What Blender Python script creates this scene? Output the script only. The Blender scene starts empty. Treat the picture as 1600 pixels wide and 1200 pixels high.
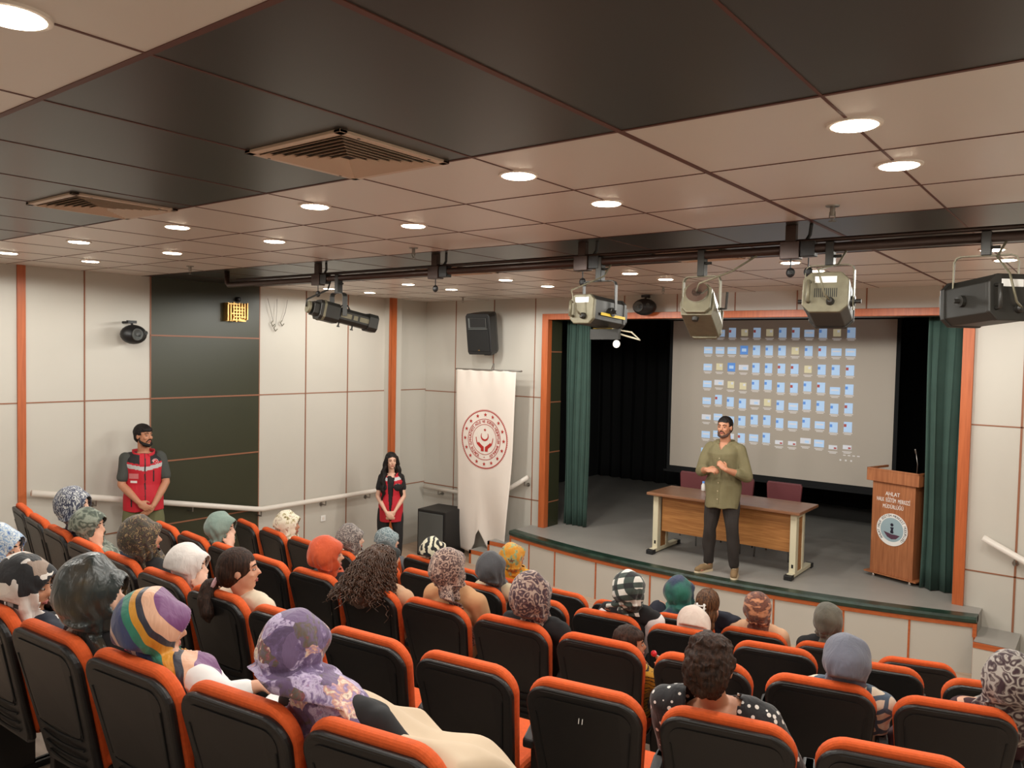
import bpy, math, random
from mathutils import Vector, Matrix, Euler, noise
from mathutils.bvhtree import BVHTree
S = bpy.context.scene
COL = S.collection
PI = math.pi

# ---------------------------------------------------------------- camera, world, exposure
cd = bpy.data.cameras.new('camera'); cam = bpy.data.objects.new('camera', cd); COL.objects.link(cam)
cd.sensor_width = 36; cd.lens = 27.765; cd.clip_start = 0.05; cd.clip_end = 100
Rw = Matrix(((0.79230515, -0.04045394, 0.60878241), (0.60978643, 0.01926645, -0.79233157), (0.02032385, 0.99899564, 0.03993317)))
cam.matrix_world = Matrix.Translation((0, 0, 2.98)) @ Rw.to_4x4()
S.camera = cam
W = bpy.data.worlds.new('world'); S.world = W; W.use_nodes = True
W.node_tree.nodes['Background'].inputs[0].default_value = (0.9, 0.75, 0.6, 1)
W.node_tree.nodes['Background'].inputs[1].default_value = 0.02
S.view_settings.view_transform = 'Standard'; S.view_settings.look = 'None'
S.view_settings.exposure = 0.0; S.view_settings.gamma = 1.0
S.view_settings.use_curve_mapping = False
LAMP_POWER = 7.9
LAMP_COL = (1.0, 0.985, 0.92)

# ---------------------------------------------------------------- helpers: colour and materials
def lin(c):
    return tuple(((x/255)/12.92 if x/255 <= 0.04045 else ((x/255+0.055)/1.055)**2.4) for x in c)
def mat(name, c, rough=0.6, metal=0.0, emit=0.0, spec=0.5, var=0.0, vscale=8.0, bump=0.0, bscale=60.0, coat=0.0):
    m = bpy.data.materials.new(name); m.use_nodes = True
    nt = m.node_tree; b = nt.nodes['Principled BSDF']; c = lin(c)
    b.inputs['Base Color'].default_value = (*c, 1); b.inputs['Roughness'].default_value = rough
    b.inputs['Metallic'].default_value = metal; b.inputs['Specular IOR Level'].default_value = spec
    b.inputs['Coat Weight'].default_value = coat
    if emit:
        b.inputs['Emission Color'].default_value = (*c, 1); b.inputs['Emission Strength'].default_value = emit
    tc = nt.nodes.new('ShaderNodeTexCoord')
    if var:
        n = nt.nodes.new('ShaderNodeTexNoise'); n.inputs['Scale'].default_value = vscale; n.inputs['Detail'].default_value = 4
        nt.links.new(tc.outputs['Object'], n.inputs['Vector'])
        r = nt.nodes.new('ShaderNodeValToRGB'); r.color_ramp.elements[0].position = 0.3; r.color_ramp.elements[1].position = 0.7
        r.color_ramp.elements[0].color = (*[x*(1-var) for x in c], 1); r.color_ramp.elements[1].color = (*[min(1, x*(1+var)) for x in c], 1)
        nt.links.new(n.outputs['Fac'], r.inputs[0]); nt.links.new(r.outputs[0], b.inputs['Base Color'])
    if bump:
        n = nt.nodes.new('ShaderNodeTexNoise'); n.inputs['Scale'].default_value = bscale; n.inputs['Detail'].default_value = 5
        nt.links.new(tc.outputs['Object'], n.inputs['Vector'])
        u = nt.nodes.new('ShaderNodeBump'); u.inputs['Strength'].default_value = bump; u.inputs['Distance'].default_value = 0.01
        nt.links.new(n.outputs['Fac'], u.inputs['Height']); nt.links.new(u.outputs[0], b.inputs['Normal'])
    return m
def wood(name, c1, c2, rough=0.45, axis=0, scale=3.0):
    m = mat(name, c1, rough); nt = m.node_tree; b = nt.nodes['Principled BSDF']
    tc = nt.nodes.new('ShaderNodeTexCoord'); mp = nt.nodes.new('ShaderNodeMapping')
    s = [14.0, 14.0, 14.0]; s[axis] = 0.8
    mp.inputs['Scale'].default_value = s
    n = nt.nodes.new('ShaderNodeTexNoise'); n.inputs['Scale'].default_value = scale; n.inputs['Detail'].default_value = 6; n.inputs['Distortion'].default_value = 0.6
    r = nt.nodes.new('ShaderNodeValToRGB'); r.color_ramp.elements[0].position = 0.35; r.color_ramp.elements[1].position = 0.65
    r.color_ramp.elements[0].color = (*lin(c1), 1); r.color_ramp.elements[1].color = (*lin(c2), 1)
    nt.links.new(tc.outputs['Object'], mp.inputs[0]); nt.links.new(mp.outputs[0], n.inputs['Vector'])
    nt.links.new(n.outputs['Fac'], r.inputs[0]); nt.links.new(r.outputs[0], b.inputs['Base Color'])
    return m
def pat(name, kind, cols, scale=20.0, rough=0.75, distort=0.0, rot=(0, 0, 0), stretch=(1, 1, 1), stops=None, nscale=6.0):
    """printed cloth: a texture pushed through a stepped colour ramp"""
    m = mat(name, cols[0], rough); nt = m.node_tree; b = nt.nodes['Principled BSDF']; L = nt.links
    b.inputs['Sheen Weight'].default_value = 0.2
    bt = nt.nodes.new('ShaderNodeTexCoord'); bm = nt.nodes.new('ShaderNodeMapping'); bm.inputs['Scale'].default_value = (1, 1, 0.35); bm.inputs['Rotation'].default_value = (0.3, 0.2, 0)
    bn = nt.nodes.new('ShaderNodeTexNoise'); bn.inputs['Scale'].default_value = 26; bn.inputs['Detail'].default_value = 2; bn.inputs['Distortion'].default_value = 0.8
    bu = nt.nodes.new('ShaderNodeBump'); bu.inputs['Strength'].default_value = 0.55; bu.inputs['Distance'].default_value = 0.012
    L.new(bt.outputs['Object'], bm.inputs[0]); L.new(bm.outputs[0], bn.inputs['Vector']); L.new(bn.outputs['Fac'], bu.inputs['Height']); L.new(bu.outputs[0], b.inputs['Normal'])
    tc = nt.nodes.new('ShaderNodeTexCoord'); mp = nt.nodes.new('ShaderNodeMapping')
    mp.inputs['Rotation'].default_value = rot; mp.inputs['Scale'].default_value = stretch
    L.new(tc.outputs['Object'], mp.inputs[0]); vec = mp.outputs[0]
    if distort:
        n = nt.nodes.new('ShaderNodeTexNoise'); n.inputs['Scale'].default_value = nscale; n.inputs['Detail'].default_value = 2
        L.new(vec, n.inputs['Vector'])
        a = nt.nodes.new('ShaderNodeVectorMath'); a.operation = 'MULTIPLY_ADD'
        a.inputs[1].default_value = (distort,)*3
        L.new(n.outputs['Color'], a.inputs[0]); L.new(vec, a.inputs[2]); vec = a.outputs[0]
    interp = 'CONSTANT'
    if kind == 'paisley':
        v = nt.nodes.new('ShaderNodeTexVoronoi'); v.inputs['Scale'].default_value = scale; L.new(vec, v.inputs['Vector'])
        k = nt.nodes.new('ShaderNodeMath'); k.operation = 'MULTIPLY'; k.inputs[1].default_value = 13.0; L.new(v.outputs['Distance'], k.inputs[0])
        s = nt.nodes.new('ShaderNodeMath'); s.operation = 'SINE'; L.new(k.outputs[0], s.inputs[0])
        q = nt.nodes.new('ShaderNodeMath'); q.operation = 'MULTIPLY_ADD'; q.inputs[1].default_value = 0.38; q.inputs[2].default_value = 0.5; L.new(s.outputs[0], q.inputs[0])
        n2 = nt.nodes.new('ShaderNodeTexNoise'); n2.inputs['Scale'].default_value = scale*1.7; L.new(vec, n2.inputs['Vector'])
        z = nt.nodes.new('ShaderNodeMath'); z.operation = 'MULTIPLY_ADD'; z.inputs[1].default_value = 0.9; L.new(n2.outputs['Fac'], z.inputs[0])
        w = nt.nodes.new('ShaderNodeMath'); w.operation = 'SUBTRACT'; w.inputs[1].default_value = 0.45; L.new(q.outputs[0], w.inputs[0]); L.new(w.outputs[0], z.inputs[2])
        fac = z.outputs[0]; interp = 'LINEAR'
    elif kind == 'noise':
        v = nt.nodes.new('ShaderNodeTexNoise'); v.inputs['Scale'].default_value = scale; v.inputs['Detail'].default_value = 3; L.new(vec, v.inputs['Vector']); fac = v.outputs['Fac']
    elif kind == 'soft':
        v = nt.nodes.new('ShaderNodeTexNoise'); v.inputs['Scale'].default_value = scale; v.inputs['Detail'].default_value = 2; L.new(vec, v.inputs['Vector']); fac = v.outputs['Fac']; interp = 'LINEAR'
    elif kind == 'wave':
        v = nt.nodes.new('ShaderNodeTexWave'); v.inputs['Scale'].default_value = scale; v.inputs['Distortion'].default_value = 0; L.new(vec, v.inputs['Vector']); fac = v.outputs['Fac']
    elif kind == 'rings':
        v = nt.nodes.new('ShaderNodeTexWave'); v.wave_type = 'RINGS'; v.inputs['Scale'].default_value = scale; v.inputs['Distortion'].default_value = 5; v.inputs['Detail Scale'].default_value = 1.6; L.new(vec, v.inputs['Vector']); fac = v.outputs['Fac']
    elif kind == 'dots':
        v = nt.nodes.new('ShaderNodeTexVoronoi'); v.inputs['Scale'].default_value = scale; v.inputs['Randomness'].default_value = 0.8; L.new(vec, v.inputs['Vector']); fac = v.outputs['Distance']
    elif kind == 'cells':
        v = nt.nodes.new('ShaderNodeTexVoronoi'); v.feature = 'DISTANCE_TO_EDGE'; v.inputs['Scale'].default_value = scale; L.new(vec, v.inputs['Vector']); fac = v.outputs['Distance']
    elif kind == 'blocks':
        v = nt.nodes.new('ShaderNodeTexVoronoi'); v.distance = 'CHEBYCHEV'; v.inputs['Scale'].default_value = scale; v.inputs['Randomness'].default_value = 0.75; L.new(vec, v.inputs['Vector'])
        sp = nt.nodes.new('ShaderNodeSeparateColor'); L.new(v.outputs['Color'], sp.inputs[0]); fac = sp.outputs[0]
    elif kind == 'bands':
        sx = nt.nodes.new('ShaderNodeSeparateXYZ'); L.new(vec, sx.inputs[0])
        k = nt.nodes.new('ShaderNodeMath'); k.operation = 'MULTIPLY_ADD'; k.inputs[1].default_value = scale; k.inputs[2].default_value = 0.5; L.new(sx.outputs[0], k.inputs[0]); fac = k.outputs[0]
    elif kind == 'patches':
        v = nt.nodes.new('ShaderNodeTexVoronoi'); v.inputs['Scale'].default_value = scale; L.new(vec, v.inputs['Vector'])
        sp = nt.nodes.new('ShaderNodeSeparateColor'); L.new(v.outputs['Color'], sp.inputs[0])
        n2 = nt.nodes.new('ShaderNodeTexNoise'); n2.inputs['Scale'].default_value = scale*3; n2.inputs['Detail'].default_value = 3; L.new(vec, n2.inputs['Vector'])
        z = nt.nodes.new('ShaderNodeMath'); z.operation = 'MULTIPLY_ADD'; z.inputs[1].default_value = 0.5; L.new(n2.outputs['Fac'], z.inputs[0])
        w = nt.nodes.new('ShaderNodeMath'); w.operation = 'MULTIPLY_ADD'; w.inputs[1].default_value = 0.8; w.inputs[2].default_value = -0.15; L.new(sp.outputs[0], w.inputs[0]); L.new(w.outputs[0], z.inputs[2])
        fac = z.outputs[0]; interp = 'LINEAR'
    elif kind == 'plaid':
        sx = nt.nodes.new('ShaderNodeSeparateXYZ'); L.new(vec, sx.inputs[0]); o = []
        for i in (0, 2):
            k = nt.nodes.new('ShaderNodeMath'); k.operation = 'MULTIPLY'; k.inputs[1].default_value = scale; L.new(sx.outputs[i], k.inputs[0])
            s = nt.nodes.new('ShaderNodeMath'); s.operation = 'SINE'; L.new(k.outputs[0], s.inputs[0])
            g = nt.nodes.new('ShaderNodeMath'); g.operation = 'GREATER_THAN'; g.inputs[1].default_value = 0.1; L.new(s.outputs[0], g.inputs[0]); o.append(g.outputs[0])
        a = nt.nodes.new('ShaderNodeMath'); a.operation = 'MULTIPLY_ADD'; a.inputs[1].default_value = 0.45; L.new(o[0], a.inputs[0])
        e = nt.nodes.new('ShaderNodeMath'); e.operation = 'MULTIPLY'; e.inputs[1].default_value = 0.45; L.new(o[1], e.inputs[0]); L.new(e.outputs[0], a.inputs[2]); fac = a.outputs[0]
    r = nt.nodes.new('ShaderNodeValToRGB'); cr = r.color_ramp; cr.interpolation = interp
    n = len(cols)
    stops = stops or ([i/n for i in range(n)] if interp == 'CONSTANT' else [0.25+0.5*i/(n-1) for i in range(n)])
    cr.elements[0].position = stops[0]; cr.elements[0].color = (*lin(cols[0]), 1)
    cr.elements[1].position = stops[1]; cr.elements[1].color = (*lin(cols[1]), 1)
    for i in range(2, n):
        e = cr.elements.new(stops[i]); e.color = (*lin(cols[i]), 1)
    L.new(fac, r.inputs[0]); L.new(r.outputs[0], b.inputs['Base Color'])
    return m

# ---------------------------------------------------------------- helpers: geometry
class G:
    def __init__(s): s.v = []; s.f = []; s.m = []
    def add(s, vs, fs, mi=0):
        o = len(s.v); s.v += [tuple(v) for v in vs]; s.f += [tuple(i+o for i in f) for f in fs]; s.m += [mi]*len(fs); return s
    def box(s, c, d, rot=None, mi=0):
        c = Vector(c); M = rot if isinstance(rot, Matrix) else (Matrix.Rotation(rot, 3, 'Z') if rot else Matrix.Identity(3))
        vs = [c + M @ Vector((x*d[0]/2, y*d[1]/2, z*d[2]/2)) for x in (-1, 1) for y in (-1, 1) for z in (-1, 1)]
        return s.add(vs, [(0, 1, 3, 2), (4, 6, 7, 5), (0, 4, 5, 1), (2, 3, 7, 6), (0, 2, 6, 4), (1, 5, 7, 3)], mi)
    def bx(s, x0, x1, y0, y1, z0, z1, mi=0):
        return s.box(((x0+x1)/2, (y0+y1)/2, (z0+z1)/2), (abs(x1-x0), abs(y1-y0), abs(z1-z0)), None, mi)
    def loft(s, rings, mi=0, cap=True, closed=True):
        o = len(s.v); n = len(rings[0]); vs = [p for r in rings for p in r]; fs = []
        for i in range(len(rings)-1):
            for j in range(n if closed else n-1):
                k = (j+1) % n; fs.append((i*n+j, i*n+k, (i+1)*n+k, (i+1)*n+j))
        if cap and closed:
            fs.append(tuple(reversed(range(n)))); fs.append(tuple((len(rings)-1)*n+j for j in range(n)))
        return s.add(vs, fs, mi)
    def rings_z(s, st, n=20, mi=0, M=None, cap=True):
        """st: list of (cx,cy,cz,rx,ry) horizontal ellipses"""
        R = []
        for (x, y, z, rx, ry) in st:
            r = [Vector((x+rx*math.cos(2*PI*j/n), y+ry*math.sin(2*PI*j/n), z)) for j in range(n)]
            if M: r = [M @ p for p in r]
            R.append(r)
        return s.loft(R, mi, cap)
    def tube(s, pts, r, n=8, mi=0, cap=True):
        pts = [Vector(p) for p in pts]; rs = r if isinstance(r, (list, tuple)) else [r]*len(pts); R = []; prev = None
        for i, p in enumerate(pts):
            t = (pts[min(i+1, len(pts)-1)]-pts[max(i-1, 0)]).normalized()
            if prev is None:
                a = Vector((0, 0, 1)) if abs(t.z) < 0.9 else Vector((1, 0, 0)); u = t.cross(a).normalized()
            else:
                u = (prev - t*prev.dot(t)).normalized()
            prev = u; w = t.cross(u)
            R.append([p + (u*math.cos(2*PI*j/n)+w*math.sin(2*PI*j/n))*rs[i] for j in range(n)])
        return s.loft(R, mi, cap)
    def cap(s, p0, r0, p1, r1, n=12, mi=0):
        p0 = Vector(p0); p1 = Vector(p1); t = (p1-p0)
        if t.length < 1e-6: t = Vector((0, 0, 1e-4)); p1 = p0+t
        t = t.normalized(); pts = []; rs = []
        for a in (75, 50, 25): pts.append(p0 - t*r0*math.sin(math.radians(a))); rs.append(r0*math.cos(math.radians(a)))
        pts += [p0, p1]; rs += [r0, r1]
        for a in (25, 50, 75): pts.append(p1 + t*r1*math.sin(math.radians(a))); rs.append(r1*math.cos(math.radians(a)))
        return s.tube(pts, rs, n, mi)
    def ell(s, c, r, M=None, nu=18, nv=10, mi=0):
        c = Vector(c); vs = []; 
        for i in range(nv+1):
            th = PI*i/nv
            if i in (0, nv): ps = [Vector((0, 0, math.cos(th)*r[2]))]
            else: ps = [Vector((r[0]*math.sin(th)*math.cos(2*PI*j/nu), r[1]*math.sin(th)*math.sin(2*PI*j/nu), r[2]*math.cos(th))) for j in range(nu)]
            vs += [c + (M @ p if M else p) for p in ps]
        fs = [(0, 1+j, 1+(j+1) % nu) for j in range(nu)]
        for i in range(nv-2):
            a = 1+i*nu
            for j in range(nu): k = (j+1) % nu; fs.append((a+j, a+nu+j, a+nu+k, a+k))
        a = 1+(nv-2)*nu; e = len(vs)-1
        fs += [(a+j, e, a+(j+1) % nu) for j in range(nu)]
        return s.add(vs, fs, mi)
    def prism(s, out, z0, z1, M=None, mi=0):
        n = len(out); vs = [Vector((x, y, z0)) for x, y in out]+[Vector((x, y, z1)) for x, y in out]
        if M: vs = [M @ v for v in vs]
        fs = [tuple(reversed(range(n))), tuple(range(n, 2*n))]+[(i, (i+1) % n, n+(i+1) % n, n+i) for i in range(n)]
        return s.add(vs, fs, mi)
    def rev(s, prof, n=24, M=None, mi=0):
        """prof: (radius, height) list round Z"""
        R = [[Vector((r*math.cos(2*PI*j/n), r*math.sin(2*PI*j/n), z)) for j in range(n)] for r, z in prof]
        if M: R = [[M @ p for p in r] for r in R]
        return s.loft(R, mi, True)
    def xf(s, M):
        s.v = [tuple(M @ Vector(v)) for v in s.v]; return s
def mesh_of(g, name='m'):
    me = bpy.data.meshes.new(name); me.from_pydata(g.v, [], g.f)
    me.polygons.foreach_set('material_index', g.m); me.update(); return me
def obj(name, g, mats, parent=None, loc=None, smooth=False, bevel=0.0, seg=2, rotz=0.0, origin=None):
    me = g if isinstance(g, bpy.types.Mesh) else mesh_of(g, name)
    if origin is not None:
        me.transform(Matrix.Translation(-Vector(origin))); loc = Vector(origin) + (Vector(loc) if loc else Vector((0, 0, 0)))
    for m in (mats if isinstance(mats, (list, tuple)) else [mats]): me.materials.append(m)
    if smooth: me.polygons.foreach_set('use_smooth', [True]*len(me.polygons))
    o = bpy.data.objects.new(name, me); COL.objects.link(o)
    if parent: o.parent = parent
    if loc: o.location = loc
    o.rotation_euler[2] = rotz
    if bevel:
        b = o.modifiers.new('bevel', 'BEVEL'); b.width = bevel; b.segments = seg; b.limit_method = 'ANGLE'; b.angle_limit = 0.6
    return o
def empty(name, loc, rotz=0.0):
    o = bpy.data.objects.new(name, None); COL.objects.link(o); o.location = loc; o.rotation_euler = (0, 0, rotz); o.empty_display_size = 0.1; return o
def tag(o, label=None, cat=None, group=None, kind=None):
    if label: o['label'] = label
    if cat: o['category'] = cat
    if group: o['group'] = group
    if kind: o['kind'] = kind
    return o
def struct(name, g, mats, **k): return tag(obj(name, g, mats, **k), kind='structure')
def copy_tree(o, parent=None):
    c = o.copy(); COL.objects.link(c)
    if parent: c.parent = parent
    for ch in list(o.children): copy_tree(ch, c)
    return c
TMP = bpy.data.objects
def blob(g, voxel=0.01, smooth=4, fac=0.5, post=None):
    me = mesh_of(g, 'blob'); o = bpy.data.objects.new('blob', me); COL.objects.link(o)
    m = o.modifiers.new('r', 'REMESH'); m.mode = 'VOXEL'; m.voxel_size = voxel
    if smooth:
        q = o.modifiers.new('s', 'SMOOTH'); q.factor = fac; q.iterations = smooth
    dg = bpy.context.evaluated_depsgraph_get(); dg.update()
    r = bpy.data.meshes.new_from_object(o.evaluated_get(dg))
    bpy.data.objects.remove(o); bpy.data.meshes.remove(me)
    if post:
        for v in r.vertices: v.co = post(v.co)
    r.polygons.foreach_set('use_smooth', [True]*len(r.polygons)); r.update()
    return r
def cut_faces(me, test):
    """rebuild the mesh without the faces whose centre passes the test"""
    vs = [v.co.copy() for v in me.vertices]
    keep = [tuple(p.vertices) for p in me.polygons if not test(p.center)]
    used = sorted({i for f in keep for i in f}); ix = {a: b for b, a in enumerate(used)}
    n = bpy.data.meshes.new('cut'); n.from_pydata([vs[i] for i in used], [], [tuple(ix[i] for i in f) for f in keep])
    n.polygons.foreach_set('use_smooth', [True]*len(n.polygons)); n.update(); bpy.data.meshes.remove(me); return n
_txt = {}
def glyphs(s, size):
    """vertices and faces of a piece of lettering in the XY plane, centred in X, base line at 0"""
    k = (s, size)
    if k not in _txt:
        c = bpy.data.curves.new('t', 'FONT'); c.body = s; c.size = size; c.align_x = 'CENTER'; c.fill_mode = 'FRONT'; c.extrude = 0.0015; c.resolution_u = 3
        o = bpy.data.objects.new('t', c); COL.objects.link(o)
        dg = bpy.context.evaluated_depsgraph_get(); dg.update(); me = bpy.data.meshes.new_from_object(o.evaluated_get(dg))
        _txt[k] = ([v.co.copy() for v in me.vertices], [tuple(p.vertices) for p in me.polygons])
        bpy.data.objects.remove(o); bpy.data.curves.remove(c)
    return _txt[k]
def put_text(g, s, size, M, mi=0):
    v, f = glyphs(s, size)
    if v: g.add([M @ p for p in v], f, mi)
def arc_text(g, s, size, r, a0, a1, M, mi=0):
    """letters round a circle of radius r, clockwise from angle a0 to a1 in degrees, 90 = top"""
    for i, ch in enumerate(s):
        a = math.radians(a0 + (a1-a0)*i/(len(s)-1))
        if ch != ' ':
            put_text(g, ch, size, M @ Matrix.Translation((r*math.cos(a), r*math.sin(a), 0)) @ Matrix.Rotation(a-PI/2, 4, 'Z'), mi)
def star(r, n=5, inner=0.42, a0=PI/2):
    return [((r if i % 2 == 0 else r*inner)*math.cos(a0+PI*i/n), (r if i % 2 == 0 else r*inner)*math.sin(a0+PI*i/n)) for i in range(2*n)]
def ring(g, r0, r1, M, z=0.0, h=0.0015, n=64, mi=0, a0=0, a1=360):
    full = (a1-a0) >= 360; k = n+1
    a = [math.radians(a0+(a1-a0)*i/n) for i in range(k)]
    for i in range(n):
        q = [(r0*math.cos(a[i]), r0*math.sin(a[i])), (r1*math.cos(a[i]), r1*math.sin(a[i])), (r1*math.cos(a[i+1]), r1*math.sin(a[i+1])), (r0*math.cos(a[i+1]), r0*math.sin(a[i+1]))]
        g.prism(q, z, z+h, M, mi)

# ---------------------------------------------------------------- materials
M_ = {}
M_['laminate'] = mat('white_laminate', (192, 187, 177), 0.42, var=0.02, vscale=1.2)
M_['ceil_white'] = mat('ceiling_white_laminate', (216, 208, 200), 0.36, var=0.02, vscale=1.0)
M_['ceil_dark'] = mat('ceiling_dark_laminate', (50, 50, 48), 0.34, var=0.05, vscale=1.5)
M_['green_panel'] = mat('dark_green_laminate', (50, 51, 34), 0.40, var=0.06, vscale=1.5)
M_['seam'] = mat('copper_brown_seam', (142, 92, 66), 0.5)
M_['ceil_seam'] = mat('red_brown_ceiling_seam', (92, 50, 40), 0.5)
M_['orange_wood'] = wood('orange_wood', (168, 84, 42), (186, 98, 52), 0.4, 2)
M_['orange_wood_h'] = wood('orange_wood_rail', (168, 84, 42), (186, 98, 52), 0.4, 0)
M_['floor'] = wood('beige_brown_floor', (172, 146, 124), (188, 162, 140), 0.4, 0, 1.5)
M_['tier'] = wood('beige_tier_linoleum', (172, 150, 132), (186, 164, 146), 0.5, 0, 1.5)
M_['stage_floor'] = mat('grey_linoleum', (150, 146, 140), 0.42, var=0.05, vscale=3)
M_['lip'] = mat('dark_green_marble', (34, 54, 44), 0.28, var=0.5, vscale=9)
M_['black'] = mat('black_cloth', (14, 15, 16), 0.9)
M_['curtain'] = mat('green_velvet', (54, 78, 70), 0.85, var=0.1, vscale=5)
M_['rail'] = mat('cream_painted_rail', (222, 214, 204), 0.35)
M_['steel'] = mat('brushed_steel', (150, 146, 140), 0.35, 0.9)
M_['chrome'] = mat('chrome', (210, 210, 210), 0.15, 1.0)
M_['plastic'] = mat('black_plastic', (22, 22, 23), 0.45, bump=0.05)
M_['grille'] = mat('grey_speaker_grille', (84, 86, 84), 0.6, bump=0.3, bscale=400)
M_['shell'] = mat('charcoal_chair_plastic', (25, 24, 24), 0.42, var=0.04, bump=0.04, bscale=300)
M_['groove'] = mat('black_groove', (12, 12, 12), 0.7)
M_['cushion'] = mat('orange_upholstery', (214, 88, 32), 0.85, var=0.08, vscale=60, bump=0.15, bscale=350)
M_['white'] = mat('white_paint', (232, 230, 226), 0.5)
M_['pipe'] = mat('dark_brown_pipe', (66, 50, 44), 0.35, 0.4)
M_['fix'] = mat('black_lantern_metal', (44, 42, 38), 0.45, 0.3, var=0.1)
M_['fix_olive'] = mat('worn_olive_lantern_metal', (110, 104, 84), 0.5, 0.3, var=0.12, vscale=25)
M_['yellow'] = mat('yellow_tape', (220, 186, 30), 0.5)
M_['tan_vent'] = mat('tan_vent_enamel', (206, 182, 160), 0.4)
M_['dark_gap'] = mat('dark_gap', (30, 26, 24), 0.8)
M_['beige_metal'] = mat('cream_metal', (212, 204, 176), 0.4)
M_['desk_top'] = wood('brown_desk_veneer', (128, 88, 64), (146, 104, 76), 0.3, 0)
M_['desk_panel'] = wood('oak_desk_panel', (150, 98, 52), (178, 124, 70), 0.45, 0, 4)
M_['lect'] = wood('oak_lectern_veneer', (146, 88, 54), (172, 110, 70), 0.45, 2, 4)
M_['maroon'] = mat('maroon_leatherette', (96, 42, 46), 0.5)
M_['banner'] = mat('white_banner_cloth', (226, 216, 206), 0.8, var=0.02, vscale=3)
M_['red_print'] = mat('red_print', (176, 40, 34), 0.8)
M_['screen'] = mat('white_projection_cloth', (188, 178, 165), 0.9)
M_['brass'] = mat('brass', (176, 140, 84), 0.3, 0.9)
M_['lamp'] = mat('lit_lamp_glass', (255, 240, 214), 0.5, emit=22)
M_['lamp_rim'] = mat('lamp_rim', (225, 215, 205), 0.4)
SK = {'a': mat('skin_light', (206, 152, 124), 0.5, var=0.05, vscale=20), 'b': mat('skin_olive', (184, 128, 98), 0.5, var=0.05, vscale=20), 'c': mat('skin_pale', (216, 170, 146), 0.5, var=0.05, vscale=20)}
for m in SK.values(): m.node_tree.nodes['Principled BSDF'].inputs['Subsurface Weight'].default_value = 0.0
M_['lips'] = mat('lips', (160, 84, 76), 0.5)
M_['eye'] = mat('eye_white', (150, 134, 124), 0.3); M_['iris'] = mat('dark_iris', (30, 20, 16), 0.2)
def hairmat(name, c1, c2, rough=0.6):
    m = mat(name, c1, rough, spec=0.25); nt = m.node_tree; b = nt.nodes['Principled BSDF']
    tc = nt.nodes.new('ShaderNodeTexCoord'); mp = nt.nodes.new('ShaderNodeMapping'); mp.inputs['Scale'].default_value = (1, 1, 0.12)
    n = nt.nodes.new('ShaderNodeTexNoise'); n.inputs['Scale'].default_value = 110; n.inputs['Detail'].default_value = 3; n.inputs['Distortion'].default_value = 0.5
    r = nt.nodes.new('ShaderNodeValToRGB'); r.color_ramp.elements[0].position = 0.35; r.color_ramp.elements[1].position = 0.7
    r.color_ramp.elements[0].color = (*lin(c1), 1); r.color_ramp.elements[1].color = (*lin(c2), 1)
    u = nt.nodes.new('ShaderNodeBump'); u.inputs['Strength'].default_value = 0.8; u.inputs['Distance'].default_value = 0.006
    nt.links.new(tc.outputs['Object'], mp.inputs[0]); nt.links.new(mp.outputs[0], n.inputs['Vector']); nt.links.new(n.outputs['Fac'], r.inputs[0]); nt.links.new(r.outputs[0], b.inputs['Base Color'])
    nt.links.new(n.outputs['Fac'], u.inputs['Height']); nt.links.new(u.outputs[0], b.inputs['Normal'])
    return m
M_['hair_black'] = hairmat('black_hair', (16, 13, 12), (34, 27, 24))
M_['hair_brown'] = hairmat('dark_brown_hair', (30, 18, 13), (66, 42, 30))
M_['hair_mid'] = hairmat('brown_hair_with_lighter_streaks', (46, 28, 19), (124, 86, 58), 0.5)

# ================================================================ THE SETTING
XL, XR, YB, YW, H, ST = -8.6, 1.1, -4.2, 8.97, 3.74, 0.55
CX, CY = -4.312, 16.831
g = G(); g.bx(XL-0.3, XR+0.3, YB-0.3, YW+0.3, -0.12, 0.0); struct('floor', g, M_['floor'])
# tiers: stepped platforms on arcs
def arc_y(x, R): return CY - math.sqrt(max(R*R-(x-CX)**2, 0.01))
TIERS = [('E', 0.0), ('D', 0.29), ('C', 0.53), ('B', 0.73), ('A', 0.94)]
RAD = {'A': 15.591, 'B': 14.514, 'C': 13.487, 'D': 12.414, 'E': 11.342}
FLR = dict(TIERS)
g = G(); xs = [-7.52+0.3*i for i in range(29)]
edges = [(11.342+0.16, 0.0, 0.29), (12.414+0.16, 0.29, 0.53), (13.487+0.16, 0.53, 0.73), (14.514+0.16, 0.73, 0.94), (15.591+0.16, 0.94, 1.19), (16.75, 1.19, 1.45), (17.85, 1.45, 1.7)]
for i, (R, z0, z1) in enumerate(edges):
    for a in range(len(xs)-1):
        x0, x1 = xs[a], xs[a+1]
        R2 = edges[i+1][0] if i+1 < len(edges) else None
        o = [(x0, arc_y(x0, R)), (x0, arc_y(x0, R2) if R2 else YB), (x1, arc_y(x1, R2) if R2 else YB), (x1, arc_y(x1, R))]
        g.prism(o, -0.05, z1)
struct('floor_tiers', g, M_['tier'])
g = G()   # the sloping side aisle along the left wall
yA, yB_ = 6.05, YB
def ramp(y): return max(0.0, (5.95-y)*0.211)
ys = [6.0-0.6*i for i in range(18)]
for a, b in zip(ys[:-1], ys[1:]):
    g.add([(XL, a, -0.05), (-7.5, a, -0.05), (-7.5, b, -0.05), (XL, b, -0.05), (XL, a, ramp(a)), (-7.5, a, ramp(a)), (-7.5, b, ramp(b)), (XL, b, ramp(b))],
          [(0, 1, 2, 3), (4, 7, 6, 5), (0, 4, 5, 1), (1, 5, 6, 2), (2, 6, 7, 3), (3, 7, 4, 0)])
struct('floor_aisle', g, M_['tier'])
g = G(); g.bx(XL-0.2, XL, YB-0.2, YW, 0, H+0.1)
g.box((XL+0.002, (4.54+5.95)/2, H/2), (0.012, 1.41, H), None, 1)
g.bx(XL, XL+0.13, 8.09, 8.31, 0, H)
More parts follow.
